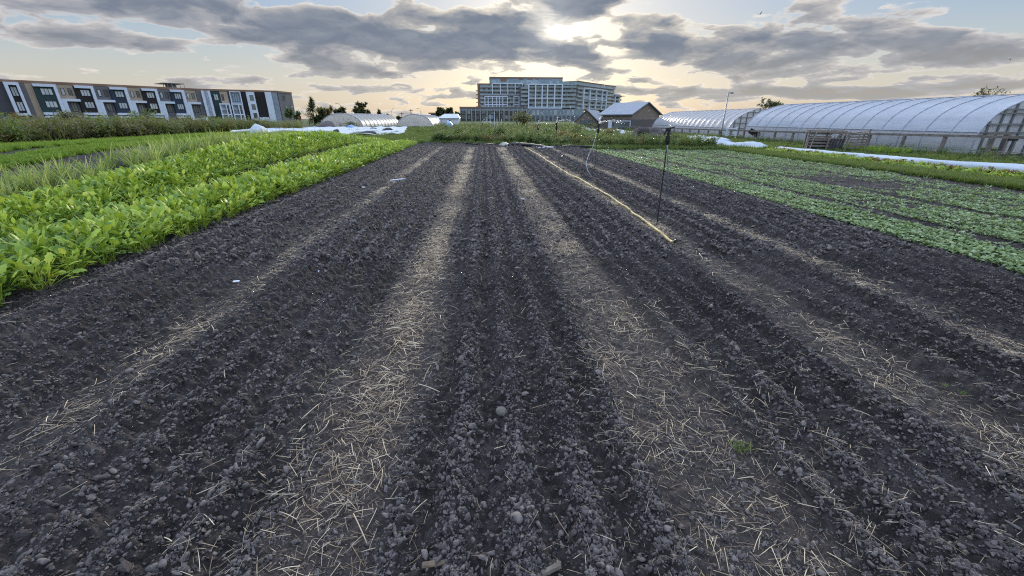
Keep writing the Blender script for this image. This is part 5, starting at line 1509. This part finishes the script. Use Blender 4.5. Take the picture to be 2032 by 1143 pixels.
p = atY(597, 240, 58); t = thing('red_panel', (p[0], 58.0, zf(p[0], 58)), 'small red upright panel on a dark base among the weeds left of the tunnels', 'panel')
z0 = atY(597, 236, 58)[2] - zf(p[0], 58); z1 = atY(597, 228.5, 58)[2] - zf(p[0], 58)
MB().box(-.13, .13, -.04, .04, z0, z1 - .1).build('red_board', simple('red_paint', (.20, .02, .02), .4, .2), t, bevel=.01); MB().box(-.1, .1, -.06, .06, 0, z0).build('base', M_BLACK, t)
# thin white trellis posts before the brick podium
p = atY(973, 250, 66); t = thing('trellis_frame', (p[0], 66, 0), 'thin white pole frame standing before the dark brick podium', 'trellis')
for px, y0 in ((973, 227), (981, 222), (986.5, 236), (995.5, 236), (965, 232)):
    a = atY(px, 250, 66) - p; z1 = atY(px, y0, 66)[2]; MB().tube([(a[0], 0, 0), (a[0], 0, z1)], .045, 5).build('pole', M_WHITE, t)
a, b = atY(986.5, 248, 66), atY(995.5, 248, 66); MB().bar((a[0] - p[0], 0, a[2]), (b[0] - p[0], 0, a[2]), .06).build('crossbar', M_WHITE, t)

# stones, chips and scraps lying on the near soil
M_STONE = simple('pale_stone', (.15, .14, .12), .8, .3, 30, 0, .5)
def pebble(px, py, w_, label, mat=None, name='stone', flat=.7, rough=.16):
    p = gnd(px, py, .05); z = soil_height(np.array([p[0]]), np.array([p[1]]), False)[0]
    o = link(name, lump(0, ICO3, rough, flat, mat or M_STONE), None, (p[0], p[1], z + w_ * .22 + .006), (0, 0, random.random() * 6)); o.scale = (w_ / 2,) * 3
    tag(o, label, name.replace('_', ' '))
pebble(995, 822, .055, 'pale grey stone half buried in the middle bed')
pebble(1455, 703, .062, 'smooth pale stone on the bed right of the right straw path, the left of two')
pebble(1563, 718, .060, 'smooth grey stone on the bed right of the right straw path, the right of two')
pebble(1545, 421, .05, 'round pale pebble beyond the hose on the right bed', M_STONE, 'pebble')
pebble(1165, 424, .06, 'round pale pebble on the bed beside the yellow hose', M_STONE, 'pebble')
pebble(1038, 392, .085, 'pale flat stone at the left edge of the right straw path', M_CONC, 'pebble', .5)
M_CHIP = simple('wood_chip', (.20, .15, .105), .75, .3, 25)
def chip(px, py, l, w_, h, rz, label, mat=None, name='wood_chip'):
    p = gnd(px, py, .05); z = soil_height(np.array([p[0]]), np.array([p[1]]), False)[0]
    m = MB().box(-l / 2, l / 2, -w_ / 2, w_ / 2, 0, h)
    V = m.v[0]; V[4:, 1] *= .7; V[:, 2] += V[:, 0] * .08; V += rng.normal(size=V.shape) * h * .18
    o = m.build(name, mat or M_CHIP, None, False, h * .2); o.location = (p[0], p[1], z + .03); o.rotation_euler = (.1, .08, rz); tag(o, label, name.replace('_', ' '))
chip(866, 1132, .085, .018, .010, .05, 'split wood chip at the bottom edge in front of the middle bed')
chip(1092, 1134, .07, .02, .007, .35, 'greyer wood chip at the bottom edge right of the other', simple('old_chip', (.13, .11, .09), .85, .3, 25))
chip(467, 551, .05, .03, .006, .2, 'white plastic scrap on the left bed', M_WHITE, 'plastic_scrap')
chip(634, 537, .03, .02, .006, .9, 'tiny white plastic scrap near the left path', M_WHITE, 'plastic_scrap')
chip(790, 355, .42, .03, .02, .75, 'long pale wooden lath lying across the left path', M_WHITE, 'lath')
chip(720, 372, .12, .05, .01, -.3, 'white plastic scrap on the bed left of the long lath', M_WHITE, 'plastic_scrap')

# birds under the clouds
def bird(px, py, Y, span, roll_, label):
    p = atY(px, py, Y); t = thing('bird', tuple(p), label, 'bird', None, .4)
    m = MB().tube([(0, -.22 * span, 0), (0, -.12 * span, .01), (0, .05 * span, 0), (0, .2 * span, -.01)], np.array([.01, .05, .045, .012]) * span, 8); m.build('body', M_BLACK, t, True)
    for s_ in (-1, 1):
        P = []
        for f, ch, z in ((0.03, .16, .02), (.22, .17, .04 * 1), (.4, .11, .10), (.52, .02, .20)):
            for d in (-.5, .5): P.append((s_ * f * span, d * ch * span + .05 * span * (f > .3), z * span + d * .005))
        P2 = [(x, y, z + .012 * span) for x, y, z in P]
        F = []
        for i in range(3): F += [(2 * i, 2 * i + 1, 2 * i + 3, 2 * i + 2), (8 + 2 * i, 8 + 2 * i + 2, 8 + 2 * i + 3, 8 + 2 * i + 1), (2 * i, 2 * i + 2, 8 + 2 * i + 2, 8 + 2 * i), (2 * i + 1, 8 + 2 * i + 1, 8 + 2 * i + 3, 2 * i + 3)]
        MB().add(P + P2, F).build('wing', M_BLACK, t, True)
    t.rotation_euler = (.15, roll_, .4)
bird(1508, 28, 70, 1.0, -.45, 'dark bird gliding high under the clouds above the lamp post')
bird(2004, 119, 90, .9, -.3, 'faint dark bird low under the clouds at the far right')
